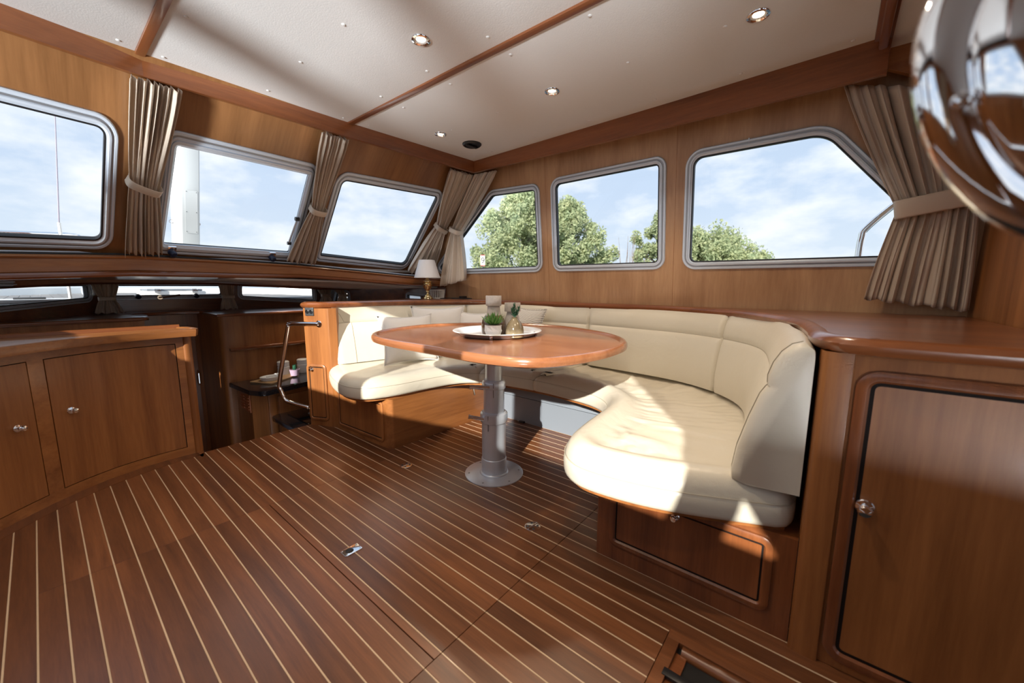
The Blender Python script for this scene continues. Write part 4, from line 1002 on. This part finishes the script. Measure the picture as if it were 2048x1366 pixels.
downlight(1.938, 1.311, CZ, 'lit recessed downlight over the starboard side of the table')
downlight(1.957, 2.274, CZ, 'lit recessed downlight nearest the black ceiling vent')
downlight(1.941, .334, CZ, 'lit recessed downlight nearest the aft end of the headliner')
downlight(.935, .55, CZ, 'unseen fill downlight added over the open floor aft')  # out of view, added to brighten the cabin
downlight(-.05, 1.31, CZ, 'unseen fill downlight added in the port headliner panel')  # second added fill lamp, also out of view
vt = thing('ceiling_vent', 'round black ventilation outlet in the forward ceiling corner', 'vent', (2.237, 2.24, CZ))
obj('housing', lathe([(0, .0), (.073, .0), (.073, -.006), (.066, -.014), (.058, -.016), (.054, -.010), (0, -.010)], 36, (2.237, 2.24, CZ)), BLKPL, vt)
obj('flap', box(2.237-.05, 2.237+.05, 2.24-.012, 2.24+.012, CZ-.024, CZ-.010, .004), BLKPL, vt)

# ------------------------------------------------------------------ lamp, basket and cable on the forward counter
lp = (2.44, 3.075, CT+.001)
t = thing('table_lamp', 'small brass urn table lamp with white tapered shade on the forward counter', 'lamp', lp)
obj('base', lathe([(0, 0), (0.0508, 0), (0.0525, .006), (0.0492, .014), (0.0369, .022), (0.0344, .030), (0.0246, .038), (0.0139, .048), (0.0115, .062), (0.0180, .070), (0.0148, .078), (0.0246, .092), (0.0385, .112), (0.0435, .135), (0.0426, .150), (0.0377, .156), (0.0459, .164), (0.0459, .172), (0.0328, .180), (0.0180, .188), (0.0131, .2), (0.0115, .22), (0, .22)], 28, lp), BRASS, t)
sh_ = obj('lamp_shade', lathe([(.072, .372), (.121, .205), (.1235, .205), (.1235, .210), (.0745, .374)], 40, lp), SHADE, t)
obj('shade_trim', lathe([(.123, .2045), (.125, .2045), (.1225, .216), (.1205, .216)], 40, lp), LINEN, sh_)
obj('harp', join(tube([(lp[0], lp[1], lp[2]+.21), (lp[0], lp[1], lp[2]+.36)], .003, 6), tube([(lp[0]-.072, lp[1], lp[2]+.37), (lp[0]+.072, lp[1], lp[2]+.37)], .002, 6)), BRASS, t)
bc = (2.60, 3.12, CT+.001)
t = thing('wire_basket', 'low white wire basket on the counter beside the lamp', 'basket', bc)
for k in range(20):
    a = 2*pi*k/20
    obj('rod', tube([(bc[0]+.062*cos(a), bc[1]+.062*sin(a), bc[2]), (bc[0]+.075*cos(a), bc[1]+.075*sin(a), bc[2]+.085)], .0032, 6), ROPE, t)
obj('rim', tube([(bc[0]+.075*cos(2*pi*k/28), bc[1]+.075*sin(2*pi*k/28), bc[2]+.085) for k in range(28)], .004, 8, True), ROPE, t)
obj('base_ring', tube([(bc[0]+.062*cos(2*pi*k/28), bc[1]+.062*sin(2*pi*k/28), bc[2]+.004) for k in range(28)], .004, 8, True), ROPE, t)
cb = obj('cable', tube(catmull([(2.55, 3.02, CT+.005), (2.62, 3.0, CT+.006), (2.70, 2.94, CT+.006), (2.745, 2.84, CT+.008), (2.73, 2.76, CT+.005), (2.69, 2.84, CT+.006), (2.64, 2.95, CT+.005)], 8), .004, 8), BLKPL, origin=(2.65, 2.95, CT))
setp(cb, 'thin black cable lying coiled on the counter by the wire basket', 'cable')
ad = obj('power_adapter', box(2.69, 2.765, 2.86, 2.90, CT+.001, CT+.028, .006), BLKPL, origin=(2.72, 2.88, CT)); setp(ad, 'small black power adapter at the end of the cable', 'adapter')

# ------------------------------------------------------------------ chrome handrail at the companionway
A_ = Vector(POD(.142, .807, 0)); B_ = Vector(POD(.0, .14, 0)); hd = Vector((-.5, .87, 0)).normalized()
rc = [A_+hd*.0, A_+hd*.20, A_+hd*.255+Vector((0, 0, -.012)), A_+hd*.27+Vector((0, 0, -.05)), B_+hd*.245+Vector((0, 0, .20)), B_+hd*.24+Vector((0, 0, .13)), B_+hd*.205+Vector((0, 0, .05)), B_+hd*.13+Vector((0, 0, .025)), B_]
hr = thing('handrail', 'bent chrome handrail beside the companionway steps', 'handrail', tuple(B_))
obj('tube', tube(resample(catmull(rc, 10), 90), .016, 14), CHROME, hr, sharp=180)
obj('flange', lathe([(0, 0), (.026, 0), (.026, .004), (.018, .007), (0, .007)], 18, A_, pn), CHROME, hr)

# ------------------------------------------------------------------ lower cabin seen past the companionway
struct('wall_lower', join(box(-.98, 2.75, 5.35, 5.39, -.75, .86), box(2.75, 2.79, 3.26, 5.35, -.75, .95), box(-.98, -.94, 2.0, 5.35, -.75, 1.0), box(-.94, 2.75, 2.6, 5.35, -.78, -.75)), WD_Z)
gu = thing('galley_bulkhead', 'dark wooden galley bulkhead with ledge and moulded top in the lower cabin', 'bulkhead', (1.6, 4.24, -.75))
obj('panel', prism(rpoly([(1.02, 4.245), (2.75, 4.245), (2.75, 4.30), (1.08, 4.30), (1.02, 4.9), (.99, 4.9)], [.045, 0, 0, 0, 0, 0], 6), -.75, .815), W_Z, gu)
obj('top_ledge', prism([(1.0, 4.215), (2.75, 4.215), (2.75, 5.0), (1.0, 5.0)], .812, .838, .011), WD_X, gu)
obj('fiddle_rail', sweep([(1.075, 4.21, .505), (2.75, 4.21, .52)], [(-.035, -.012), (-.035, .012), (.0, .016), (.010, .010), (.012, -.004), (.004, -.014)], side=1), WD_X, gu)
pu = thing('port_locker', 'dark wooden locker with overhanging top in the lower cabin behind the port cabinet', 'cabinet', (0, 4.2, -.75))
obj('front', box(-.31, .515, 4.205, 4.24, -.75, .815), W_Z, pu); obj('side', box(.495, .525, 4.22, 4.9, -.75, .815), W_Z, pu)
obj('top', prism(rpoly([(-.33, 4.17), (.55, 4.17), (.575, 4.45), (.575, 4.95), (.32, 4.95)], [0, .06, 0, 0, 0], 5), .815, .842, .012), WD_X, pu)
ca = thing('centre_ledge', 'dark curved wooden ledge over the forward cabin door', 'ledge', (.8, 4.7, .8))
obj('ledge', prism([(.50, 4.62), (.62, 4.70), (.80, 4.74), (.98, 4.70), (1.06, 4.60), (1.06, 5.0), (.50, 5.0)], .82, .848, .011), WD_X, ca)
obj('door_head', box(.52, 1.0, 4.86, 4.90, .55, .82), WD_Z, ca)
dr = struct('door_1', xf(slab(rpoly([(.52, -.75), (.995, -.75), (.995, .56), (.52, .56)], [0, 0, .05, .05], 6), [], lambda a, b, h: (a, 4.88-h, b), 0, .012), lambda *v: v), WD_Z)
obj('moulding', ring(rpoly([(.525, -.75), (.99, -.75), (.99, .70), (.525, .70)], [0, 0, .06, .06], 6), [(0, 0), (0, .014), (.02, .018), (.034, .010), (.034, 0)], lambda a, b, h: (a, 4.868-h, b)), WD_Z, dr)
obj('handle', tube([(.95, 4.86, .10), (.95, 4.83, .12), (.95, 4.83, .22), (.95, 4.86, .24)], .008, 8), CHROME, dr)
# galley counter with slatted vent and lower hob counter
gc = thing('galley_counter', 'dark speckled granite galley counter on a cherry cabinet in the lower cabin', 'counter', (1.6, 3.95, -.75))
obj('granite_top', prism(rpoly([(1.045, 4.24), (1.073, 3.80), (1.135, 3.655), (1.30, 3.69), (1.62, 3.77), (2.74, 3.77), (2.74, 4.24)], [.0, .02, .04, .05, .1, 0, 0], 4), .158, .20, .008), GRANITE, gc)
obj('cabinet', prism([(1.10, 4.24), (1.10, 3.86), (1.19, 3.775), (2.74, 3.80), (2.74, 4.24)], -.75, .157), W_Z, gc)
vg = obj('vent_panel', box(1.088, 1.099, 3.87, 4.12, -.02, .14, .002), ORANGE, gc)
for k in range(2):
    for q in range(5):
        y = 3.885+.118*k+.0
        obj('slat', xf(box(1.082, 1.089, y, y+.10, .0+.026*q, .012+.026*q, .002), lambda *v: v), ORANGE, vg)
dg = obj('door', box(1.28, 1.85, 3.765, 3.785, -.68, .11, .006), W_Z, gc); knob(dg, (1.35, 3.765, -.30), (0, -1, 0))
obj('door_stile', box(1.20, 1.265, 3.76, 3.79, -.72, .14, .01), W_Z, gc)
lg = thing('hob_counter', 'low dark granite counter with black glass hob beside the settee end', 'counter', (1.5, 3.4, -.75))
obj('granite_top', prism(rpoly([(1.17, 3.655), (1.175, 3.17), (2.7, 3.17), (2.7, 3.655)], [.05, .01, 0, 0], 5), -.055, -.02, .01), GRANITE, lg)
obj('hob', box(1.285, 1.80, 3.18, 3.60, -.02, -.012, .003), CERAN, lg)
obj('base', box(1.24, 2.7, 3.2, 3.62, -.75, -.055), W_Z, lg)
hb = lg.children[1]
obj('ring_mark', lathe([(.075, 0), (.078, 0), (.078, .0005), (.075, .0005)], 36, (1.47, 3.42, -.012)), GREYPL, hb)
# things on the galley counter
b_ = obj('cutting_board', prism(rpoly([(1.16, 4.10), (1.275, 3.87), (1.60, 4.09), (1.56, 4.20), (1.36, 4.16)], .02, 3), .2005, .212, .002), BOARD, origin=(1.35, 4.05, .2)); setp(b_, 'pale wooden cutting board lying on the dark granite counter', 'board')
t = thing('spoon_rest', 'white oval dish with a folded handle on the cutting board', 'dish', (1.33, 4.03, .2125))
obj('dish', xf(lathe([(0, .004), (.07, .004), (.085, .03), (.092, .034), (.095, .03), (.08, 0), (0, 0)], 26, (0, 0, 0)), lambda a, b, c: (1.33+a*1.05, 4.03+b*.75, .2125+c)), CERAM, t)
obj('spoon', join(tube([(1.36, 4.02, .255), (1.28, 4.0, .250)], .008, 8), tube([(1.36, 4.02, .255), (1.41, 4.06, .245)], .014, 8)), CERAM, t)
for (x, y, lab) in ((1.50, 4.20, 'white lidded ceramic jar on the galley counter behind the dish'), (1.68, 4.185, 'white lidded jar half hidden by the chrome handrail')):
    t = thing('lidded_jar', lab, 'jar', (x, y, .201), 'white galley jars')
    obj('body', lathe([(0, 0), (.052, 0), (.055, .006), (.055, .085), (.048, .092), (0, .092)], 22, (x, y, .201)), CERAM, t)
    obj('lid', lathe([(.05, .093), (.054, .096), (.054, .135), (.046, .142), (0, .143)], 22, (x, y, .201)), CERAM, t)
t = thing('lilac_pot', 'small lilac pot with dark green plant between the white jars', 'plant', (1.545, 4.05, .2125))
obj('pot', lathe([(0, 0), (.036, 0), (.046, .06), (.04, .06), (.036, .05), (0, .05)], 18, (1.545, 4.05, .2125)), PINK, t)
for k in range(9):
    a = k*2.4; obj('leaf', leafblade((1.545, 4.05, .262), (cos(a)*.5, sin(a)*.5, 1), .06, .016, .4, .2, 4), GREEND, t)
# lower ceiling, beam and small downlights
struct('trim_6', slab([(-.94, 3.40), (.98, 3.47), (1.15, 4.78), (-.94, 4.78)], [], lambda x, y, h: (x, y, 1.150-.012*max(0, y-3.4)+h), .0, .03), WD_X)
def zlow(x, y):
    K = [(-1, 1.155), (1.0, 1.155), (1.8, 1.139), (2.35, 1.099), (2.9, 1.086)]
    b = next(a[1]+(c[1]-a[1])*(x-a[0])/(c[0]-a[0]) for a, c in zip(K, K[1:]) if a[0] <= x <= c[0])
    return b-.032*max(0, min(1, (x-1)/.7))*max(0, y-3.4)
V, F = [], []
for i in range(17):
    for j in range(9):
        x = .95+1.81*i/16; y = 3.42+1.36*j/8-.12*max(0, x-1.8)*(1-j/8); V.append((x, y, zlow(x, y)))
for i in range(16):
    for j in range(8): F.append((i*9+j, i*9+j+1, i*9+j+10, i*9+j+9))
cl = struct('ceiling_lower', (V, F), WHITE2); m_ = cl.modifiers.new('thickness', 'SOLIDIFY'); m_.thickness = .015; m_.offset = -1
bm_ = [(-.94, 4.0, 1.045), (-.16, 4.45, 1.062), (.30, 4.72, 1.098), (1.15, 4.72, 1.10), (1.85, 4.55, 1.058), (2.75, 4.45, 1.030)]
V, F = [], []
for x, y, z in bm_:
    V += [(x, y, z), (x, y-.02, z+.015), (x, y-.02, 1.15), (x, y+.35, 1.15), (x, y+.35, z+.02)]
for i in range(len(bm_)-1):
    for j in range(5): F.append((i*5+j, i*5+(j+1) % 5, i*5+5+(j+1) % 5, i*5+5+j))
F += [(4, 3, 2, 1, 0), tuple((len(bm_)-1)*5+j for j in range(5))]
struct('trim_5', (V, F), WD_X)
for x, y, lab in ((1.62, 4.15, 'lit small downlight under the windscreen shelf, first from port'), (1.98, 4.0, 'lit small downlight under the windscreen shelf, middle one'), (2.38, 3.85, 'lit small downlight under the windscreen shelf nearest the lamp')):
    downlight(x, y, zlow(x, y)-.002, lab, .032, .25, 'small lower cabin downlights')
# lower windows
def lowwin(n, P0, P1, outline, wid=.8):
    d = Vector((P1[0]-P0[0], P1[1]-P0[1], 0)); L_ = d.length; d /= L_; nn = Vector((d.y, -d.x, 0))
    if nn.y > 0: nn = -nn
    fn = lambda u, z, h: (P0[0]+d.x*u+nn.x*h, P0[1]+d.y*u+nn.y*h, z)
    struct('wall_lower_%d' % n, slab([(0, .60), (L_, .60), (L_, 1.2), (0, 1.2)], [offs(outline, .02)], fn, 0, -.03), WD_X)
    return window(n, outline, fn, '', wid=wid)
lowwin(11, (-.62, 3.86), (.36, 5.02), rpoly([(.05, .87), (1.43, .945), (1.43, 1.125), (.05, 1.11)], [.05, .06, .05, .05], 5))
wl2 = lowwin(12, (.36, 5.02), (1.34, 5.02), rpoly([(.045, .955), (.925, .955), (.925, 1.125), (.045, 1.125)], [.06, .06, .05, .05], 5))
lowwin(13, (1.34, 5.02), (2.30, 4.92), rpoly([(.05, .94), (.86, .875), (.86, 1.10), (.06, 1.125)], [.06, .05, .05, .05], 5))
lowwin(14, (2.30, 4.92), (2.78, 3.95), rpoly([(.10, .86), (.36, .86), (.36, 1.035), (.16, 1.035)], [.03, .03, .05, .06], 5), .6)
lowwin(15, (2.78, 3.95), (2.782, 3.2), rpoly([(.05, .86), (.55, .86), (.5, 1.0), (.05, 1.02)], [.03, .03, .04, .04], 5), .6)
for lx in (.60, 1.03):
    L_ = obj('latch', box(lx-.025, lx+.025, 4.985, 5.005, .985, 1.0, .003), CHROME, wl2); obj('latch_knob', lathe([(0, -.016), (.02, -.016), (.022, .01), (.016, .018), (0, .018)], 12, (lx, 4.975, .985), (0, -1, -.5)), NAVY, L_)
obj('handle', join(tube([(.74, 4.97, .975), (.90, 4.97, .995)], .009, 8), lathe([(0, -.015), (.02, -.015), (.02, .015), (0, .015)], 12, (.75, 4.98, .975), (0, 1, 0))), CHROME, wl2)
for lab, a, b, y, sd in (('short hourglass curtain at the port end of the lower centre window', .30, .46, 4.80, 11), ('short hourglass curtain at the starboard end of the lower centre window', 1.175, 1.31, 4.80, 12), ('short taupe curtain in the starboard corner of the lower cabin, nearer the port side', 2.12, 2.28, 4.72, 13), ('short taupe curtain in the starboard corner of the lower cabin beside the small window', 2.30, 2.46, 4.66, 14)):
    zt = 1.10 if a < 2 else 1.045
    m = (a+b)/2; curtain(lab, ((a, y, zt), (b, y, zt)), ((m-.045, y-.02, .975), (m+.045, y-.02, .975)), ((a-.005, y-.02, .852), (b+.01, y-.02, .850)), (0, -1, 0), 6, .012, sd, 48, 24, band=.03, grp='short lower cabin curtains')

# ------------------------------------------------------------------ chrome fitting close to the camera (upper right)
fc = Vector((0.6178, -0.1676, 1.2934))
cf = thing('chrome_fitting', 'large polished chrome dome with rolled lip hanging in front of the aft curtain', 'fitting', tuple(fc))
axd = Vector((-0.7651, -0.6280, 0.1421)).normalized()
obj('dome', lathe([(0, .060), (.03, .059), (.06, .054), (.09, .044), (.115, .030), (.130, .014), (.134, .004)], 72, fc, axd), CHROME, cf, sharp=180)
obj('lip', lathe([(.131, .008), (.142, .007), (.154, .002), (.161, -.006), (.160, -.014), (.152, -.018), (.136, -.012), (.129, .0)], 72, fc, axd), CHROME, cf, sharp=180)
q_ = Vector((0, 0, 1)).rotation_difference(axd)
sd_ = axd.cross(Vector((0, 0, 1))).normalized(); uu_ = sd_.cross(axd)
obj('rivet', lathe([(0, .005), (.005, .004), (.008, .001), (.008, -.003)], 16, fc-rt*.136-up*.036+axd*.0075, axd), CHROME, cf)

# ------------------------------------------------------------------ own deck outside
fdk = struct('foredeck', prism([(-1.5, 3.7), (-.78, 3.75), (.30, 5.12), (1.34, 5.12), (2.36, 5.02), (2.86, 4.0), (3.38, 4.0), (3.2, 6.0), (2.6, 8.0), (1.6, 10.2), (.93, 10.8), (.26, 10.2), (-.74, 8.0), (-1.34, 6.0)], .80, .938), WHITE)
obj('caulking', prism([(-.70, 4.0), (.30, 5.13), (1.34, 5.13), (2.36, 5.05), (2.5, 5.6), (2.2, 7.6), (1.4, 9.6), (.93, 10.2), (.46, 9.6), (-.34, 7.6), (-.72, 5.6)], .930, .9392), GREYPL, fdk)
for i in range(-19, 20):
    x = .93+i*.085; 
    y1 = 10.3-abs(i*.085)*1.15*(1+abs(i)*.035); y0 = 5.12
    if i < -8: y0 = 5.12-(.93-.085*9-x)*1.17-.1*0
    obj('plank', box(x-.040, x+.040, y0, max(y1, y0+.3), .939, .9445), TEAKG, fdk, smooth=False)
bw = struct('bulwark', join(sweep([(3.36, 3.2, .6), (3.30, 4.6, .6), (3.2, 6.0, .6), (2.6, 8.0, .6), (1.6, 10.2, .6), (.93, 10.8, .6)], [(0, 0), (0, .40), (.08, .43), (.10, .40), (.10, 0)], side=-1), sweep([(-1.5, 4.6, .6), (-1.34, 6.0, .6), (-.74, 8.0, .6), (.26, 10.2, .6), (.93, 10.8, .6)], [(0, 0), (0, .40), (.08, .43), (.10, .40), (.10, 0)], side=1)), WHITE)
struct('cabin_trunk', join(slab([(-.95, 3.52), (2.80, 3.52), (2.78, 4.3), (2.36, 5.0), (1.25, 5.35), (.6, 5.35), (.2, 5.06), (-.95, 3.75)], [], lambda x, y, h: (x, y, 1.235-.03*(y-3.5)+h), 0, .03), box(2.86, 3.36, -2.2, 4.6, .48, .56)), WHITE)  # the box is an unseen side deck, added to bounce light upward
t = thing('deck_hatch', 'white low deck hatch with dark top on the teak foredeck', 'hatch', (1.08, 6.4, .944))
obj('coaming', box(.80, 1.39, 6.2, 6.75, .944, 1.02, .02), WHITE, t); obj('lid', box(.83, 1.36, 6.23, 6.72, 1.02, 1.045, .012), plain('smoked_acrylic', (.18, .20, .23), .12, coat=.3), t)
for x in (.92, 1.27): obj('hinge', box(x-.03, x+.03, 6.17, 6.25, 1.0, 1.05, .008), CHROME, t)
t = thing('anchor_winch', 'small steel anchor winch on the foredeck near the bow', 'winch', (.66, 8.3, .944))
obj('drum', lathe([(0, 0), (.09, 0), (.09, .03), (.05, .05), (.05, .09), (.085, .12), (.085, .14), (0, .15)], 20, (.66, 8.3, .944)), CHROME, t); obj('motor', box(.42, .60, 8.2, 8.42, .944, 1.05, .02), CAST, t)
for (x, y, lab) in ((-.05, 5.35, 'white deck locker lid with handle outside the lower port window'),):
    t = thing('deck_locker', lab, 'locker', (x, y, .944)); obj('lid', box(-.42, .20, 4.9, 5.3, .9445, .975, .01), WHITE, t); obj('handle', box(-.12, .05, 5.03, 5.09, .975, .99, .004), GREYPL, t)
# mast with access panel
MAST = plain('mast_paint', (.44, .46, .47), .4)
def rake(x, y, z): return (x+.012*(z-1.5), y-.33*(z-1.5), z)
mk = thing('mast', 'white box section mast with access panel standing on the foredeck', 'mast', (1.05, 5.15, 1.205))
def MB(u, v, h): return (.980+u+.012*(v-1.5), 5.0-h-.33*(v-1.5), v)
obj('tube', xf(prism(rpoly([(.915, 5.06), (.972, 5.0), (1.109, 5.0), (1.109, 5.16), (.915, 5.16)], .008, 3), 1.21, 3.6), rake), MAST, mk)
obj('mast_step', box(.87, 1.15, 5.0, 5.32, 1.205, 1.235, .008), WHITE, mk)
obj('access_panel', slab(rpoly([(.016, 1.60), (.112, 1.60), (.112, 1.99), (.016, 1.99)], .015, 4), [], MB, 0, .003), MAST, mk)
ap = mk.children[-1]
for u in (.026, .102):
    for v in (1.615, 1.795, 1.975): obj('screw', lathe([(0, 0), (.004, 0), (.003, .002), (0, .002)], 8, MB(u, v, .003), (0, -1, 0)), GREYPL, ap)
for x in (.925, 1.132): obj('eye_bolt', tube([(x-.02+.016*cos(2*pi*k/12), 5.0, 1.70+.016*sin(2*pi*k/12)) for k in range(12)], .003, 6, True), CHROME, mk)
t = thing('whip_antenna', 'thin whip antenna standing outside the port windscreen pane', 'antenna', (.19, 5.2, .944))
obj('mount', tube([(.19, 5.2, .944), (.192, 5.2, 1.62)], .011, 8), WHITE, t); obj('whip', tube([(.192, 5.2, 1.62), (.30, 5.2, 2.95)], [.005, .0025], 6), plain('grey_whip', (.22, .2, .25), .5), t)
t = thing('bow_rail', 'low steel rail crossing behind the whip antenna', 'rail', (.1, 5.25, .944))
obj('tube', tube(catmull([(-1.2, 5.28, 1.47), (-.5, 5.28, 1.50), (.10, 5.28, 1.527), (.25, 5.28, 1.532), (.315, 5.28, 1.50), (.33, 5.28, 1.30), (.33, 5.28, .944)], 8), .013, 8), CHROME, t)
t = thing('side_guardrail', 'bent steel guardrail tube outside the aft starboard window', 'rail', (3.3, -.1, .56))
obj('tube', tube(catmull([(3.3, -.085, .56), (3.3, -.098, 1.2), (3.3, -.103, 1.40), (3.3, -.13, 1.475), (3.3, -.30, 1.66), (3.3, -.6, 1.98)], 8), .018, 12), CHROME, t)
obj('foot', lathe([(0, 0), (.04, 0), (.036, .012), (.02, .016), (0, .016)], 14, (3.3, -.085, .56)), CHROME, t)

# ------------------------------------------------------------------ far shore
struct('water', slab([(4.2, -160), (260, -160), (260, 260), (4.2, 260)], [], lambda x, y, h: (x, y, -1.3+h), -.05, 0), WATER)
struct('shore_bank', slab([(24, -40), (80, -40), (80, 110), (16, 110), (14, 60), (18, 25)], [], lambda x, y, h: (x, y, -1.3+h), 0, .55), GRASS)
def tree(label, base, h, rad, n, seed, shape):
    rnd = random.Random(seed); t = thing('tree', label, 'tree', base, 'trees on the far shore'); bx, by, bz = base
    obj('trunk', join(tube(catmull([(bx, by, bz), (bx+.1, by, bz+h*.3), (bx-.1, by+.1, bz+h*.62), (bx, by, bz+h*.9)], 5), [.32-.27*i/15 for i in range(16)], 8)), BARK, t)
    V, F = [], []; clumps = []
    for k in range(170):
        z = rnd.random(); r = shape(z)*rad*(rnd.random()**.5); a = rnd.random()*2*pi
        clumps.append((bx+r*cos(a), by+r*sin(a), bz+h*(.04+.93*z), rnd.uniform(.5, 1.0)*rad*.22))
    Bv, Bf = [], []
    for (x, y, z, s) in clumps[::3]:
        g = tube([(bx, by, max(bz+.5, z-h*.16)), ((bx+x)/2, (by+y)/2, z-h*.05), (x, y, z)], [.07, .045, .015], 5); o_ = len(Bv); Bv += g[0]; Bf += [tuple(i+o_ for i in f) for f in g[1]]
    br = obj('branches', (Bv, Bf), BARK, t); br['kind'] = 'stuff'
    for (x, y, z, s) in clumps:
        for q in range(n//85):
            d = Vector((rnd.gauss(0, 1), rnd.gauss(0, 1), rnd.gauss(0, 1))).normalized()*s*(rnd.random()**.4); d.z *= 1.25
            c = Vector((x, y, z))+d; u = Vector((rnd.gauss(0, 1), rnd.gauss(0, 1), rnd.gauss(0, 1))).normalized(); w = u.cross(Vector((rnd.gauss(0, 1), rnd.gauss(0, 1), rnd.gauss(0, 1)))).normalized()
            L = rnd.uniform(.09, .17); W = L*.55; o_ = len(V)
            V += [tuple(c-u*L), tuple(c+w*W), tuple(c+u*L), tuple(c-w*W)]; F.append((o_, o_+1, o_+2, o_+3))
    fo = obj('foliage', (V, F), LEAF, t, smooth=False); fo['kind'] = 'stuff'
col = lambda z: .55+.45*sin(pi*min(1, .15+z*.75)) if z < .75 else max(.12, 1-(z-.55)*1.9)
dome = lambda z: max(.15, sqrt(max(0, 1-(z*1.02-.25)**2/.62)))
R1 = 36
def at_az(az, r): return (r*sin(radians(az)), r*cos(radians(az)), -.75)
tree('tall poplar nearest the sign, behind the forward starboard window', at_az(52.3, 36), 10.4, 4.6, 24000, 21, col)
tree('poplar with yellowing leaves behind the second starboard window', at_az(58.6, 37), 9.4, 4.2, 20000, 22, col)
tree('narrow tree behind the frame between second and third starboard windows', at_az(71.2, 38), 8.4, 2.6, 11000, 23, col)
tree('low broad tree behind the third starboard window', at_az(77.3, 40), 6.7, 4.6, 18000, 24, dome)
t = thing('bare_bush', 'leafless twiggy bush behind the second starboard window', 'bush', at_az(66.8, 34))
rnd = random.Random(5); V, F = [], []
for k in range(14):
    b0 = Vector(at_az(66.8, 34)); d = Vector((rnd.gauss(0, .9), rnd.gauss(0, .9), 4.6+rnd.random()*1.5)); obj('twig', tube([b0, b0+d*.5+Vector((rnd.gauss(0, .1), rnd.gauss(0, .1), 0)), b0+d], [.035, .02, .008], 5), TWIG, t)
sg = at_az(46.35, 22); sgx = Vector((cos(radians(46.35)), -sin(radians(46.35)), 0)); sgn = Vector((-sin(radians(46.35)), -cos(radians(46.35)), 0))
t = thing('berth_sign', 'white sign with red edges and black number 9 on a post across the water', 'sign', (sg[0], sg[1], -.75))
def SG(u, v, h): return tuple(Vector((sg[0], sg[1], 0))+sgx*u+sgn*h+Vector((0, 0, v)))
obj('post', xf(tube([(0, -.75, -.05), (0, 2.2, -.05)], .04, 8), SG), GREYPL, t)
bd = obj('board', xf(box(-.12, .12, 2.18, 2.78, 0, .02, .004), SG), WHITE, t)
for v in (2.18, 2.74): obj('red_edge', xf(box(-.12, .12, v, v+.04, .0205, .024), SG), SIGNR, bd)
tx = bpy.data.curves.new('digit', 'FONT'); tx.body = '9'; tx.size = .46; tx.align_x = 'CENTER'; tx.align_y = 'CENTER'; tx.extrude = .003; tx.materials.append(GASKET)
tmp_ = bpy.data.objects.new('digit_curve', tx); tme = bpy.data.meshes.new_from_object(tmp_); bpy.data.objects.remove(tmp_)
to = bpy.data.objects.new('digit', tme); C.objects.link(to); to.parent = bd; off_ = wloc(bd)
mw_ = Matrix((( sgx.x, 0, sgn.x, 0), (sgx.y, 0, sgn.y, 0), (0, 1, 0, 0), (0, 0, 0, 1))); mw_.translation = Vector(SG(0, 2.46, .026))-off_; to.matrix_local = mw_
t = thing('moored_boat', 'white boat cabin with greenish windows moored ahead to starboard', 'boat', (5.6, 10.5, -1.3))
bt = Vector((5.6, 10.5, 0))
obj('hull', box(4.2, 9.5, 10.0, 12.5, -1.3, .75, .1), WHITE, t); obj('cabin', box(4.4, 9.0, 10.3, 12.2, .75, 1.10, .05), WHITE, t)
for k in range(4): obj('window', box(4.7+k*1.05, 5.55+k*1.05, 10.285, 10.305, .86, 1.03, .01), plain('green_glass_%d' % k, (.10, .20, .16), .1), t)
